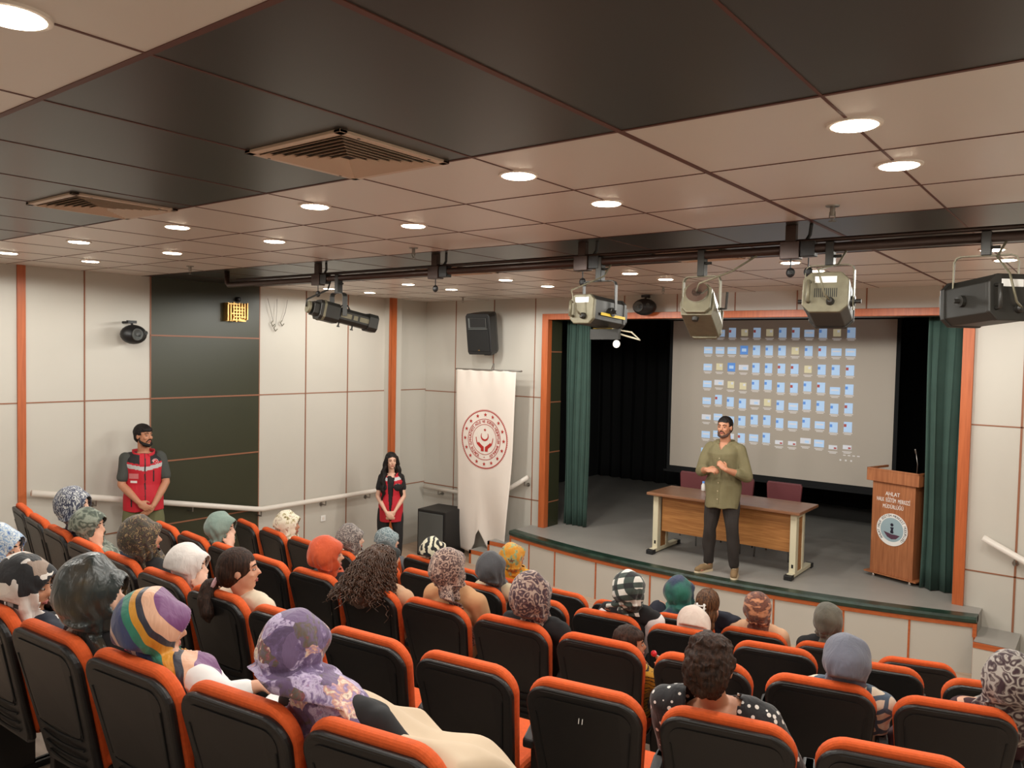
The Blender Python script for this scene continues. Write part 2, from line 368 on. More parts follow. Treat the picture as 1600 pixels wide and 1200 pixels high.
struct('wall_left', g, [M_['laminate'], M_['green_panel']])
g = G(); g.bx(XR, XR+0.2, YB-0.2, YW, 0, H+0.1); struct('wall_right', g, M_['laminate'])
g = G(); g.bx(XL, XR, YB-0.2, YB, 0, H+0.1); struct('wall_back', g, M_['laminate'])
FX0, FX1, FT = -6.25, -1.24, 3.44      # inside of the proscenium frame
g = G(); g.bx(XL-0.2, FX0-0.02, YW, YW+0.25, 0, H+0.1); g.bx(FX1+0.02, XR+0.2, YW, YW+0.25, 0, H+0.1); g.bx(FX0-0.02, FX1+0.02, YW, YW+0.25, FT+0.02, H+0.1)
struct('wall_stage', g, M_['laminate'])
g = G(); sd = 14.2
g.bx(-9.6, FX0-0.02-2.0, YW+0.25, sd, 0, 5); g.bx(0.6, 1.2, YW+0.25, sd, 0, 5); g.bx(-9.6, 1.2, sd, sd+0.1, 0, 5); g.bx(-9.6, 1.2, YW+0.25, sd, 4.4, 4.5)
struct('wall_stage_house', g, M_['black'])
# seams and trims
g = G(); t = 0.006
def vline(y, w=0.012): g.bx(XL, XL+t+0.003, y-w/2, y+w/2, 0, H)
for y in (3.83, 4.54, 5.95, 6.67, 7.39, 2.4, 1.69, 0.98, 0.2, -0.6): vline(y)
for z in (2.38, 0.93):
    g.bx(XL, XL+t, YB, 4.54, z-0.006, z+0.006); g.bx(XL, XL+t, 5.95, YW, z-0.006, z+0.006)
for z in (3.09, 2.38, 1.66, 0.93): g.bx(XL, XL+t+0.01, 4.54, 5.95, z-0.008, z+0.008)
struct('trim_1', g, M_['seam'])
g = G(); g.bx(XL, XL+0.02, 3.19, 3.265, 0, H); g.bx(XL+0.12, XL+0.15, 8.09-0.005, 8.19, 0, H); g.bx(XL+0.11, XL+0.15, 8.075, 8.09, 0, H)
struct('trim_2', g, M_['orange_wood'])
g = G()
for x in (-7.98, -7.24, -6.50): g.bx(x-0.006, x+0.006, YW-t, YW, 0, H)
for x in (-0.72, 0.02, 0.76): g.bx(x-0.009, x+0.009, YW-t, YW, 0, H)
for z in (2.36, 0.91): g.bx(XL, FX0-0.1, YW-t, YW, z-0.006, z+0.006); g.bx(FX1+0.1, XR, YW-t, YW, z-0.006, z+0.006)
for x in (-5.82, -5.09, -4.35, -3.61, -2.89, -2.16, -1.44): g.bx(x-0.006, x+0.006, YW-t, YW, FT+0.06, H)
struct('trim_3', g, M_['seam'])
# proscenium frame
g = G(); g.bx(FX0-0.10, FX0, YW-0.05, YW+0.05, ST, FT+0.08); g.bx(FX1, FX1+0.10, YW-0.05, YW+0.05, ST-0.02, FT+0.08); g.bx(FX0, FX1, YW-0.05, YW+0.05, FT, FT+0.08)
struct('trim_4', g, M_['orange_wood'], bevel=0.004)
g = G(); g.bx(FX0-0.03, FX0, YW+0.05, YW+0.30, ST, FT); g.bx(FX1, FX1+0.03, YW+0.05, YW+0.30, ST, FT); g.bx(FX0, FX1, YW+0.05, YW+0.3, FT, FT+0.03)
for z in (3.0, 2.3, 1.6, 0.9): g.bx(FX0-0.001, FX0+0.004, YW+0.05, YW+0.30, z-0.008, z+0.008, 1)
struct('trim_5', g, [M_['green_panel'], M_['seam']])
# ceiling: bands of white and dark laminate, with seams
g = G(); g.bx(XL-0.2, XR+0.2, YB-0.2, YW+0.2, H+0.012, H+0.1)
for y0, y1, mi in ((YB, 1.07, 0), (1.07, 2.37, 1), (2.37, 4.44, 0), (4.44, 5.93, 1), (5.93, YW, 0)):
    g.bx(XL, XR, y0, y1, H, H+0.02, mi)
sx = [-0.715+0.664*i for i in range(-12, 3)]
for x in sx: g.bx(x-0.005, x+0.005, YB, YW, H-0.002, H+0.001, 2)
g.bx(-1.392, -1.370, YB, YW, H-0.003, H+0.001, 2)
for y, w in ((1.07, 0.02), (2.37, 0.014), (4.44, 0.008), (5.93, 0.008), (3.10, 0.007), (3.80, 0.007), (0.4, 0.006), (-0.3, 0.006), (6.78, 0.007), (7.55, 0.007), (8.3, 0.007)):
    g.bx(XL, XR, y-w/2, y+w/2, H-0.0025, H+0.001, 2)
struct('ceiling', g, [M_['ceil_white'], M_['ceil_dark'], M_['ceil_seam']])
# stage
SX0, SX1, SC, SR = -6.5, -0.98, (-3.95, 17.547), 9.44
def edge_y(x, off=0.0): return SC[1]-math.sqrt((SR-off)**2-(x-SC[0])**2)
g = G(); n = 40; top = [(SX0+(SX1-SX0)*i/n, edge_y(SX0+(SX1-SX0)*i/n, 0.05)) for i in range(n+1)]
g.prism(top+[(SX1, YW+0.3), (SX0, YW+0.3)], 0.0, ST); g.bx(-9.2, 0.6, YW+0.3, 14.2, 0.0, ST)
for x in (-6.5+0.46, -4.83, -3.70, -2.5, -1.45, -5.6): pass
struct('floor_stage', g, [M_['stage_floor']])
g = G(); m = 40
for i in range(m):
    x0 = SX0+(SX1-SX0)*i/m; x1 = SX0+(SX1-SX0)*(i+1)/m
    g.prism([(x0, edge_y(x0, 0.03)), (x1, edge_y(x1, 0.03)), (x1, edge_y(x1, 0.06)), (x0, edge_y(x0, 0.06))], 0.0, ST-0.07, None, 0)
    g.prism([(x0, edge_y(x0, 0.015)), (x1, edge_y(x1, 0.015)), (x1, edge_y(x1, 0.05)), (x0, edge_y(x0, 0.05))], ST-0.10, ST-0.055, None, 1)
for x in (-6.49, -6.1, -5.62, -4.95, -4.19, -3.45, -2.78, -2.11, -1.53, -0.99):
    w = 0.014 if x in (-6.49, -0.99) else 0.009
    g.bx(x-w, x+w, edge_y(x, 0.024), edge_y(x, 0.024)+0.03, 0, ST-0.06, 1)
g.bx(SX1-0.03, SX1+0.004, edge_y(SX1, 0.0), edge_y(SX1)+0.05, 0.36, ST-0.06, 1)
struct('wall_stage_front', g, [M_['laminate'], M_['orange_wood_h']])
g = G()
for i in range(m):
    x0 = SX0+(SX1-SX0)*i/m; x1 = SX0+(SX1-SX0)*(i+1)/m
    rs = []
    for x in (x0, x1):
        y = edge_y(x, 0.0); y2 = edge_y(x, 0.13)
        rs.append([Vector((x, y+0.012, ST-0.06)), Vector((x, y, ST-0.045)), Vector((x, y-0.004, ST-0.02)), Vector((x, y+0.008, ST+0.004)), Vector((x, y2, ST+0.006)), Vector((x, y2, ST-0.06))])
    g.loft(rs, 0, True)
struct('trim_6', g, M_['lip'])
# side steps, one flight at each end of the stage
for nm, s, x0 in (('steps_right', 1, SX1), ('steps_left', -1, SX0)):
    g = G()
    for i, zt in enumerate((0.37, 0.19)):
        a = x0+s*0.33*i; b = a+s*0.33
        g.bx(a, b, 8.42, YW-0.001, 0, zt, 0)
        g.bx(a, b, 8.405, 8.43, zt-0.05, zt-0.0, 1)
        g.bx(b-s*0.035, b, 8.405, 8.43, max(zt-0.19, 0), zt, 1)
        g.bx(a, b, 8.41, 8.425, 0, zt-0.05, 2)
    tag(obj(nm, g, [M_['stage_floor'], M_['orange_wood_h'], M_['laminate']]), kind='structure')
# ================================================================ CEILING FITTINGS
def down_light(x, y, label, lit=True, r=0.085):
    t = empty('ceiling_downlight', (x, y, H)); tag(t, label, 'ceiling light', 'round downlights in the ceiling')
    g = G(); g.rev([(r*0.82, -0.004), (r*0.86, -0.008), (r, -0.007), (r*1.02, 0.0)], 28); 
    g2 = G(); g2.rev([(r*0.8, -0.0105), (r*0.8, -0.004)], 28)
    obj('trim_ring', g, M_['lamp_rim'], t, smooth=False); obj('lamp_glass', g2, M_['lamp'], t)
    l = bpy.data.lights.new('downlight_lamp', 'SPOT'); l.energy = LAMP_POWER*4*(1.45 if y > 6 else 1.0)*((0.20 if y > 6 else 0.36) if x < -7.2 else 0.4 if x > 0 else 1.0); l.color = LAMP_COL; l.spot_size = math.radians(178); l.spot_blend = 0.12; l.shadow_soft_size = 0.06
    o = bpy.data.objects.new('downlight_lamp', l); COL.objects.link(o); o.parent = t; o.location = (0, 0, -0.09)
LX = [-0.71, -2.07, -3.43, -4.80, -6.17, -7.51]
cols = ['at the far right', 'second column from the right', 'third column from the right', 'third column from the left', 'second column from the left', 'far left by the wall']
for i, x in enumerate(LX):
    down_light(x, 2.71 if i < 5 else 2.72, 'ceiling downlight just beyond the dark panels, '+cols[i])
    down_light(x, [3.36, 3.44, 3.45, 3.44, 3.44, 3.40][i], 'ceiling downlight just before the lighting bar, '+cols[i])
    down_light([-0.71, -2.10, -3.64, -5.12, -6.50, -7.93][i], [6.2, 6.32, 6.5, 6.52, 6.47, 6.5][i], 'ceiling downlight just beyond the lighting bar, '+cols[i])
    down_light([-0.70, -2.11, -3.60, -5.16, -6.52, -7.93][i], [6.86, 7.01, 7.15, 7.34, 7.23, 7.18][i], 'ceiling downlight nearest the stage wall, '+cols[i])
    if i in (0, 1, 3, 4, 5): down_light(x, 0.76, ['large round downlight cut by the top left corner' if i == 1 else 'ceiling downlight above the viewer, '+cols[i]][0])
for y in (0.76, 2.71, 3.4, 6.3, 7.0): down_light(0.65, y, 'unseen ceiling downlight added to light the right side, '+{0.76: 'rearmost', 2.71: 'second from the rear', 3.4: 'third from the rear', 6.3: 'second from the stage', 7.0: 'nearest the stage'}[y])  # extra column added out of view to brighten the right wall
for x, nm in ((-0.71, 'right'), (-3.43, 'middle'), (-6.17, 'left')): down_light(x, -1.6, 'round ceiling downlight over the rear rows behind the viewer, '+nm+' one')

def vent(x, y, s, label, mats=None):
    t = empty('ceiling_vent', (x, y, H)); tag(t, label, 'ceiling vent', 'square ceiling air diffusers')
    g = G(); w = s/2
    for a, b, c, d in ((-w, w, -w, -w+0.035), (-w, w, w-0.035, w), (-w, -w+0.035, -w, w), (w-0.035, w, -w, w)): g.bx(a, b, c, d, -0.012, 0)
    obj('frame', g, M_['tan_vent'], t, bevel=0.002)
    g = G(); g.bx(-w+0.03, w-0.03, -w+0.03, w-0.03, -0.0015, -0.0005); obj('backing', g, M_['dark_gap'], t)
    g = G(); n = 7
    for k in range(n):
        a = w-0.04-k*(w-0.06)/n; b = a-0.010; z0 = -0.002; z1 = -0.0145
        for (p, q) in (((-a, -a), (a, -a)), ((a, -a), (a, a)), ((a, a), (-a, a)), ((-a, a), (-a, -a))):
            p = Vector((*p, 0)); q = Vector((*q, 0)); sc = (a-0.016)/a
            g.add([p+Vector((0, 0, z1)), q+Vector((0, 0, z1)), q*sc+Vector((0, 0, z0)), p*sc+Vector((0, 0, z0)), p+Vector((0, 0, z1-0.002)), q+Vector((0, 0, z1-0.002)), q*sc+Vector((0, 0, z0-0.002)), p*sc+Vector((0, 0, z0-0.002))],
                  [(0, 1, 2, 3), (7, 6, 5, 4), (0, 4, 5, 1), (1, 5, 6, 2), (2, 6, 7, 3), (3, 7, 4, 0)])
    obj('louvre', g, M_['tan_vent'], t)
    g = G()
    for a in (-1, 1):
        for b in (-1, 1): g.rev([(0.006, -0.015), (0.006, -0.011)], 10, Matrix.Translation((a*(w-0.017), b*(w-0.10), 0)))
    obj('screws', g, M_['steel'], t)
vent(-2.44, 2.09, 0.56, 'large square tan air diffuser in the dark ceiling panels, the nearer one')
vent(-4.47, 2.09, 0.56, 'square tan air diffuser in the dark ceiling panels, the farther one at left')
vent(-2.53, 5.62, 0.56, 'square tan air diffuser behind the lighting bar, above the projection screen side')
vent(-5.0, 5.62, 0.56, 'square tan air diffuser behind the lighting bar, the one nearer the left wall')

for x, y, lb in ((-1.16, 4.09, 'chrome fire sprinkler in the white panels at right before the lighting bar'), (-4.18, 4.21, 'fire sprinkler in the middle of the white panels before the lighting bar'),
                 (-7.05, 4.11, 'small fire sprinkler close to the left wall above the dark green panel'), (-7.32, 8.36, 'small fire sprinkler near the stage wall at left'), (-4.05, 7.99, 'small dark fire sprinkler in front of the proscenium')):
    t = empty('fire_sprinkler', (x, y, H)); tag(t, lb, 'sprinkler', 'ceiling fire sprinklers')
    g = G(); g.rev([(0.032, -0.006), (0.034, 0.0)], 20); obj('escutcheon', g, M_['steel'], t)
    g = G(); g.rev([(0.011, -0.05), (0.013, -0.02), (0.012, 0.0)], 12); g.tube([(-0.012, 0, -0.03), (-0.014, 0, -0.055), (0, 0, -0.075), (0.014, 0, -0.055), (0.012, 0, -0.03)], 0.003, 6); g.rev([(0.018, -0.079), (0.018, -0.076)], 12)
    obj('nozzle', g, M_['steel'], t)

# ---------------------------------------------------------------- lighting bar
BY, BZ = 4.58, 3.60
t = empty('lighting_bar', (-3.4, BY, BZ)); tag(t, 'long dark brown lighting bar hung across the room under the ceiling', 'lighting bar')
g = G(); g.tube([(-7.17+3.4, 0, 0.14), (-7.17+3.4, 0, 0.03), (-7.14+3.4, 0, 0.0), (-7.0+3.4, 0, 0), (4.4, 0, 0)], 0.026, 14); obj('bar', g, M_['pipe'], t, smooth=True)
g = G(); g.tube([(-3.6, 0.0, 0.045), (4.4, 0, 0.045)], 0.012, 8); g.tube([(-2.5, 0.03, 0.02), (-1.2, 0.035, -0.002), (0.4, 0.03, 0.012), (2.2, 0.034, 0.0), (4.4, 0.03, 0.01)], 0.007, 6); obj('power_cable', g, M_['pipe'], t, smooth=True)
for x in (-5.74, -4.30, -2.93, -1.52, 0.2):
    g = G(); g.bx(x+3.4-0.03, x+3.4+0.03, -0.022, 0.022, 0, H-BZ); g.bx(x+3.4-0.055, x+3.4+0.055, -0.035, 0.035, -0.055, 0.045); h = obj('hanger', g, M_['pipe'], t, bevel=0.004)
    g = G(); g.tube([(x+3.4+0.11, 0, H-BZ), (x+3.4+0.10, 0.01, 0.08), (x+3.4+0.08, 0, 0.04)], 0.011, 8); g.bx(x+3.4+0.06, x+3.4+0.14, -0.03, 0.03, -0.045, 0.04); obj('socket_box', g, M_['plastic'], h, bevel=0.003)
    for dx in ((0, 0.10) if abs(x+1.52) < 0.01 else (0.0,)):
        g = G(); g.tube([(x+3.4+dx, 0, -0.05), (x+3.4+dx, 0, -0.11)], 0.004, 6); g.ell((x+3.4+dx, 0, -0.13), (0.026, 0.018, 0.028), None, 12, 8); obj('hanging_plug', g, M_['plastic'], h)

def yoke(t, w, h, top, m, bar=0.03):
    """a flat U bracket: w wide, h tall, its top at z=top; opening downwards"""
    g = G(); r = 0.03; pts = [(-w/2, 0, top-h), (-w/2, 0, top-r), (-w/2+r*0.3, 0, top-r*0.3), (-w/2+r, 0, top), (w/2-r, 0, top), (w/2-r*0.3, 0, top-r*0.3), (w/2, 0, top-r), (w/2, 0, top-h)]
    R = []
    for i, p in enumerate(pts):
        a = Vector(pts[max(i-1, 0)]); b = Vector(pts[min(i+1, len(pts)-1)]); tg = (b-a).normalized(); nrm = Vector((tg.z, 0, -tg.x))*0.003; p = Vector(p)
        R.append([p+nrm+Vector((0, -bar/2, 0)), p+nrm+Vector((0, bar/2, 0)), p-nrm+Vector((0, bar/2, 0)), p-nrm+Vector((0, -bar/2, 0))])
    g.loft(R); obj('yoke', g, m, t)
    g = G(); g.bx(-0.022, 0.022, -0.028, 0.028, top, BZ+0.03-t.location.z); g.tube([(0.02, 0, BZ-0.05-t.location.z), (0.06, 0, BZ-0.05-t.location.z)], 0.009, 8); obj('hook_clamp', g, M_['fix'], t, bevel=0.003)
def octa(w, h, c):
    return [(-w+c, -h), (w-c, -h), (w, -h+c), (w, h-c), (w-c, h), (-w+c, h), (-w, h-c), (-w, -h+c)]
def body_M(yaw, pitch):   # local Z of a prism becomes the beam direction
    return Matrix.Rotation(yaw, 4, 'Z') @ Matrix.Rotation(-PI/2+pitch, 4, 'X')
# each lantern hangs at (x, BY); body axis points towards the stage
def lantern_pc(x, z, w, h, L, yaw, pitch, label, olive=True, slots=True, extra=None):
    t = empty('stage_lantern', (x, BY, z)); tag(t, label, 'stage light', 'stage lanterns on the lighting bar')
    M = body_M(yaw, pitch); mb = M_['fix']; mo = M_['fix_olive'] if olive else M_['fix']
    g = G(); g.prism(octa(w, h, w*0.32), -L/2, L/2, M); g.prism(octa(w*1.05, h*1.05, w*0.33), L/2-0.03, L/2, M)
    g.prism(octa(w*0.8, h*0.8, w*0.3), L/2, L/2+0.05, M); obj('housing', g, mb, t, bevel=0.004)
    g = G(); g.prism(octa(w*1.02, h*1.02, w*0.35), -L/2-0.025, -L/2+0.005, M); b = obj('rear_cover', g, mo, t, bevel=0.006)
    g = G()
    for s in (-1,): g.tube([M @ Vector((s*w*0.72, -h*0.5, -L/2-0.02)), M @ Vector((s*w*0.72, -h*0.5, -L/2-0.055)), M @ Vector((s*w*0.72, h*0.5, -L/2-0.055)), M @ Vector((s*w*0.72, h*0.5, -L/2-0.02))], 0.011, 8)
    obj('handle', g, mo, b, smooth=True)
    g = G(); g.prism([(-0.055, -0.018), (0.055, -0.018), (0.055, 0.018), (-0.055, 0.018)], -L/2-0.0275, -L/2-0.025, M @ Matrix.Translation((0.0, -h*0.62, 0))); obj('rating_plate', g, M_['white'], b)
    if slots:
        g = G()
        for i in range(12): g.prism([(-0.055+i*0.01, -0.02), (-0.051+i*0.01, -0.02), (-0.051+i*0.01, 0.03), (-0.055+i*0.01, 0.03)], -L/2-0.0272, -L/2-0.0252, M)
        obj('vent_slots', g, M_['groove'], b)
    g = G(); g.rev([(0.022, 0), (0.02, 0.02), (0.012, 0.03)], 14, M @ Matrix.Translation((w*0.25, h*0.5, -L/2-0.025)) @ Matrix.Rotation(PI, 4, 'X')); obj('cable_gland', g, M_['fix'], b)
    p0 = M @ Vector((w*0.25, h*0.5, -L/2-0.05)); g = G(); g.tube([p0, p0+Vector((-0.02, -0.03, 0.03)), p0+Vector((-0.05, -0.05, 0.16)), Vector((0.05, -0.03, BZ-z-0.1)), Vector((0.09, 0, BZ-z-0.01))], 0.006, 6); obj('cable', g, M_['fix_olive'], t, smooth=True)
    for s in (-1, 1): g = G(); g.rev([(0.03, 0), (0.03, 0.02), (0.012, 0.022), (0.012, 0.05)], 14, Matrix.Rotation(yaw, 4, 'Z') @ Matrix.Translation((s*(w+0.0), 0, 0)) @ Matrix.Rotation(s*PI/2, 4, 'Y')); obj('tilt_knob', g, M_['fix'], t)
    g = G(); g.rev([(w*0.7, L/2+0.051), (w*0.7, L/2+0.053)], 24, M); obj('lens', g, M_['chrome'], t)
    return t, M
t, M = lantern_pc(-2.79, 3.26, 0.095, 0.095, 0.34, -0.10, -0.08, 'large olive stage lantern with a yellow stripe, left of the projection screen', slots=False)
yoke(t, 0.25, 0.22, 0.21, M_['fix'])
g = G(); g.prism([(0.1056, -0.005), (0.1075, -0.005), (0.1075, 0.013), (0.1056, 0.013)], -0.12, 0.15, M @ Matrix.Translation((0, 0.02, 0))); g.prism([(-0.08, 0.1005), (0.08, 0.1005), (0.08, 0.102), (-0.08, 0.102)], 0.05, 0.06, M); obj('yellow_stripe', g, M_['yellow'], t)
g = G(); g.box((0.03, 0.03, -0.145), (0.27, 0.02, 0.07), -0.25); obj('barn_door', g, M_['fix'], t)
g = G(); g.tube([(0.09, 0.02, -0.11), (0.22, 0.05, -0.13), (0.28, 0.06, -0.18), (0.16, 0.05, -0.15), (0.1, 0.03, -0.13)], 0.006, 6); obj('wire_bracket', g, M_['beige_metal'], t, smooth=True)
g = G(); g.rev([(0.026, 0), (0.026, 0.006)], 20, Matrix.Translation((0.14, 0.0, -0.21)) @ Matrix.Rotation(PI/2, 4, 'X')); obj('white_disc', g, M_['white'], t)
t, M = lantern_pc(-1.30, 3.30, 0.115, 0.11, 0.32, 0.16, -0.22, 'pale olive stage lantern with rear cooling slots, third large one along the bar')
yoke(t, 0.26, 0.25, 0.20, M_['fix_olive'])
t, M = lantern_pc(-0.55, 3.28, 0.115, 0.11, 0.34, 0.75, -0.06, 'large dark grey stage lantern at the right end of the bar', olive=False, slots=False)
yoke(t, 0.28, 0.22, 0.23, M_['fix_olive'])
# fresnel with a round ringed back
t = empty('stage_lantern', (-2.06, BY, 3.27)); tag(t, 'stage lantern with a round ringed back, hanging over the left of the screen', 'stage light', 'stage lanterns on the lighting bar')
M = body_M(0.22, -0.42)
g = G(); g.prism([(-0.09, 0.10), (0.09, 0.10), (0.105, 0.02), (0.085, -0.07), (0.04, -0.105), (-0.04, -0.105), (-0.085, -0.07), (-0.105, 0.02)], -0.12, 0.20, M); g.prism(octa(0.10, 0.11, 0.03), 0.18, 0.205, M); g.prism(octa(0.085, 0.095, 0.03), -0.15, -0.12, M)
hb = obj('housing', g, M_['fix_olive'], t, bevel=0.006)
g = G(); g.rev([(0.052, 0.0), (0.066, 0.0), (0.066, 0.02), (0.052, 0.02)], 28, M @ Matrix.Translation((0, -0.03, -0.17))); g.rev([(0.03, -0.01), (0.03, 0.01)], 20, M @ Matrix.Translation((0, -0.03, -0.16))); obj('lamp_adjuster_ring', g, M_['chrome'], hb)
g = G(); g.rev([(0.022, 0), (0.018, 0.02)], 16, M @ Matrix.Translation((-0.01, 0.1, -0.08)) @ Matrix.Rotation(-PI/2, 4, 'X')); obj('side_cap', g, M_['fix'], t)
g = G(); g.tube([(0.11, 0, 0), (0.16, 0, 0), (0.17, -0.01, 0.1)], 0.008, 8); obj('tilt_lever', g, M_['fix'], t)
g = G(); p0 = M @ Vector((0, -0.03, -0.18)); g.tube([p0, p0+Vector((0.03, -0.03, 0.04)), Vector((0.2, -0.03, 0.22)), Vector((0.38, 0, BZ-3.27))], 0.006, 6); obj('cable', g, M_['fix_olive'], t, smooth=True)
yoke(t, 0.24, 0.22, 0.20, M_['fix_olive'])
# profile spot, long barrel
t = empty('profile_spotlight', (-5.46, BY, 3.28)); tag(t, 'long black profile spotlight hanging at the left part of the bar', 'stage light', 'stage lanterns on the lighting bar')
M = body_M(-0.28, -0.2)
g = G(); g.prism(octa(0.085, 0.085, 0.03), -0.20, -0.02, M); g.prism(octa(0.066, 0.066, 0.028), -0.02, 0.30, M); g.prism(octa(0.078, 0.078, 0.03), 0.27, 0.36, M); g.prism(octa(0.06, 0.06, 0.02), -0.25, -0.2, M); hb = obj('barrel', g, M_['fix'], t, bevel=0.004)
g = G(); g.prism(octa(0.088, 0.088, 0.03), -0.17, -0.15, M); g.rev([(0.05, 0), (0.054, 0.02), (0.03, 0.025)], 20, M @ Matrix.Translation((0, 0, -0.29))); obj('rear_cap', g, M_['fix_olive'], hb)
g = G()
for a, b in ((0.0, 0.10), (0.12, 0.16), (0.18, 0.27)): g.prism([(0.0665, -0.02), (0.068, -0.02), (0.068, 0.02), (0.0665, 0.02)], a, b, M); g.prism([(-0.068, -0.02), (-0.0665, -0.02), (-0.0665, 0.02), (-0.068, 0.02)], a, b, M)
obj('side_plates', g, M_['fix_olive'], hb)
g = G()
for q in (0.02, 0.15): g.tube([M @ Vector((0, 0.06, q)), M @ Vector((0, 0.10, q))], 0.007, 8); g.tube([M @ Vector((0, 0.095, q)), M @ Vector((0, 0.105, q))], 0.014, 10)
g.tube([M @ Vector((0, -0.065, 0.0)), M @ Vector((0.0, -0.10, 0.03)), M @ Vector((0.0, -0.10, 0.07)), M @ Vector((0, -0.065, 0.1))], 0.007, 8)
obj('focus_knobs', g, M_['fix'], hb)
g = G(); p0 = M @ Vector((0, 0, -0.30)); g.tube([p0, p0+Vector((0.01, 0, 0.06)), Vector((-0.12, -0.02, 0.22)), Vector((-0.1, 0, BZ-3.28))], 0.008, 8); obj('cable', g, M_['fix'], t, smooth=True)
yoke(t, 0.17, 0.2, 0.19, M_['fix'], 0.05)

# ================================================================ WALL FITTINGS
def satellite(x, y, z, rz, label, wall_dir):
    t = empty('wall_loudspeaker', (x, y, z), rz); tag(t, label, 'loudspeaker', 'small oval loudspeakers')
    g = G(); g.ell((0, 0, 0), (0.155, 0.10, 0.105)); c = cut_faces(mesh_of(g), lambda p: False); o = obj('casing', c, M_['plastic'], t, smooth=True)
    g = G(); g.rev([(0.02, 0.0), (0.045, -0.012), (0.055, 0.012), (0.062, 0.018), (0.066, 0.0)], 24, Matrix.Translation((-0.04, -0.095, 0)) @ Matrix.Rotation(PI/2, 4, 'X')); g.ell((-0.04, -0.098, 0), (0.02, 0.012, 0.02)); obj('woofer', g, M_['grille'], t, smooth=True)
    g = G(); g.rev([(0.012, 0), (0.02, 0.01), (0.024, 0.0)], 16, Matrix.Translation((0.08, -0.09, 0.02)) @ Matrix.Rotation(PI/2, 4, 'X')); obj('tweeter', g, M_['grille'], t)
    g = G(); g.tube([(0, 0.02, 0.09), (0, 0.03, 0.13), Vector((0, wall_dir, 0.13))], 0.014, 8); g.box((0, 0.03, 0.135), (0.11, 0.03, 0.03)); obj('bracket', g, M_['plastic'], t)
satellite(-8.42, 4.26, 3.09, PI*0.5+0.25, 'small black oval loudspeaker on the left wall above the man in the red vest', 0.16)
satellite(-4.72, 8.82, 3.58, 0.1, 'small black oval loudspeaker above the left part of the proscenium', 0.15)
# PA speaker
t = empty('pa_speaker', (-7.20, 8.70, 3.25), 0.12); t.rotation_euler[0] = 0.16; t.scale = (0.94, 0.94, 0.94); tag(t, 'black PA loudspeaker mounted high on the stage wall above the banner', 'loudspeaker')
g = G(); g.loft([[Vector((x*w, y, z)) for x, y in ((-0.215, -0.17), (0.215, -0.17), (0.215, 0.0), (0.13, 0.17), (-0.13, 0.17), (-0.215, 0.0))] for z, w in ((-0.31, 0.9), (-0.27, 1.0), (0.27, 1.0), (0.31, 0.86))])
cab = obj('cabinet', g, M_['plastic'], t, bevel=0.012, seg=3)
g = G(); g.box((0, -0.174, -0.10), (0.37, 0.012, 0.32)); obj('grille', g, M_['groove'], t, bevel=0.01)
g = G(); g.loft([[Vector((x*0.16, -0.182, 0.17+z*0.075)) for x, z in ((-1, -1), (1, -1), (1, 1), (-1, 1))], [Vector((x*0.055, -0.12, 0.17+z*0.03)) for x, z in ((-1, -1), (1, -1), (1, 1), (-1, 1))]], cap=False); g.box((0, -0.178, 0.08), (0.33, 0.012, 0.012)); obj('horn', g, M_['grille'], t)
g = G(); g.box((0.0, -0.182, -0.24), (0.03, 0.004, 0.012)); obj('badge', g, M_['brass'], t)
g = G(); g.tube([(0.05, 0.0, -0.33), (0.05, 0.1, -0.33), (0.05, 0.24, -0.27)], 0.018, 8); g.box((0.05, 0.02, -0.325), (0.12, 0.10, 0.03)); obj('bracket', g, M_['plastic'], t)
# floor subwoofer
t = empty('floor_speaker', (-7.80, 8.52, 0.0), 0.10); tag(t, 'tall black floor loudspeaker with grey grille in the corner beside the banner', 'loudspeaker')
g = G(); g.bx(-0.25, 0.25, -0.25, 0.25, 0, 0.68); obj('cabinet', g, M_['plastic'], t, bevel=0.01)
g = G(); g.bx(-0.225, 0.215, -0.262, -0.248, 0.03, 0.64); obj('grille', g, M_['grille'], t, bevel=0.006)
g = G(); g.tube([(-0.27, 0, 0.3), (-0.33, 0.02, 0.2), (-0.34, 0.04, 0.0)], 0.008, 6); obj('cable', g, M_['plastic'], t)
# brass wall lamp
t = empty('wall_lamp', (XL+0.01, 5.58, 3.40), 0); tag(t, 'square brass lattice wall lamp on the dark green panel', 'wall lamp')
g = G(); g.bx(0, 0.05, -0.14, 0.14, -0.11, 0.11); obj('backplate', g, M_['brass'], t)
g = G(); random.seed(3)
for i in range(8): y = -0.135+i*0.038; g.bx(0.055, 0.085, y, y+0.014, -0.12+random.random()*0.05, 0.12-random.random()*0.02)
for i in range(6): z = -0.1+i*0.038; y0 = -0.14+random.random()*0.1; g.bx(0.075, 0.095, y0, y0+0.16, z, z+0.012)
obj('lattice', g, M_['brass'], t)
g = G(); g.rev([(0.03, 0), (0.03, 0.03), (0.015, 0.04)], 14, Matrix.Translation((XL+0.012, 5.63, 3.56)) @ Matrix.Rotation(PI/2, 4, 'Y')); tag(obj('ceiling_sensor', g, M_['plastic'], smooth=False), 'small round black sensor on the dark green panel above the brass lamp', 'sensor')
# hanging wires with clips
t = empty('wire_hanger', (XL+0.03, 6.15, 3.3)); tag(t, 'thin wires with small metal clips hanging on the left wall beside the green panel', 'hanging wires')
for i, (y0, y1, z1) in enumerate(((-0.10, -0.02, 0.02), (0.04, 0.02, -0.04), (0.20, 0.12, 0.03))):
    g = G(); g.tube([(0, y0, 0.30), (0.01, (y0+y1)/2, 0.14), (0, y1, z1)], 0.003, 5); w = obj('wire', g, M_['steel'], t)
    g = G(); g.tube([(0, y1, z1), (0.005, y1-0.03, z1-0.03), (0, y1, z1-0.07), (0.005, y1+0.025, z1-0.04)], 0.006, 6); obj('clip', g, M_['fix_olive'], w)
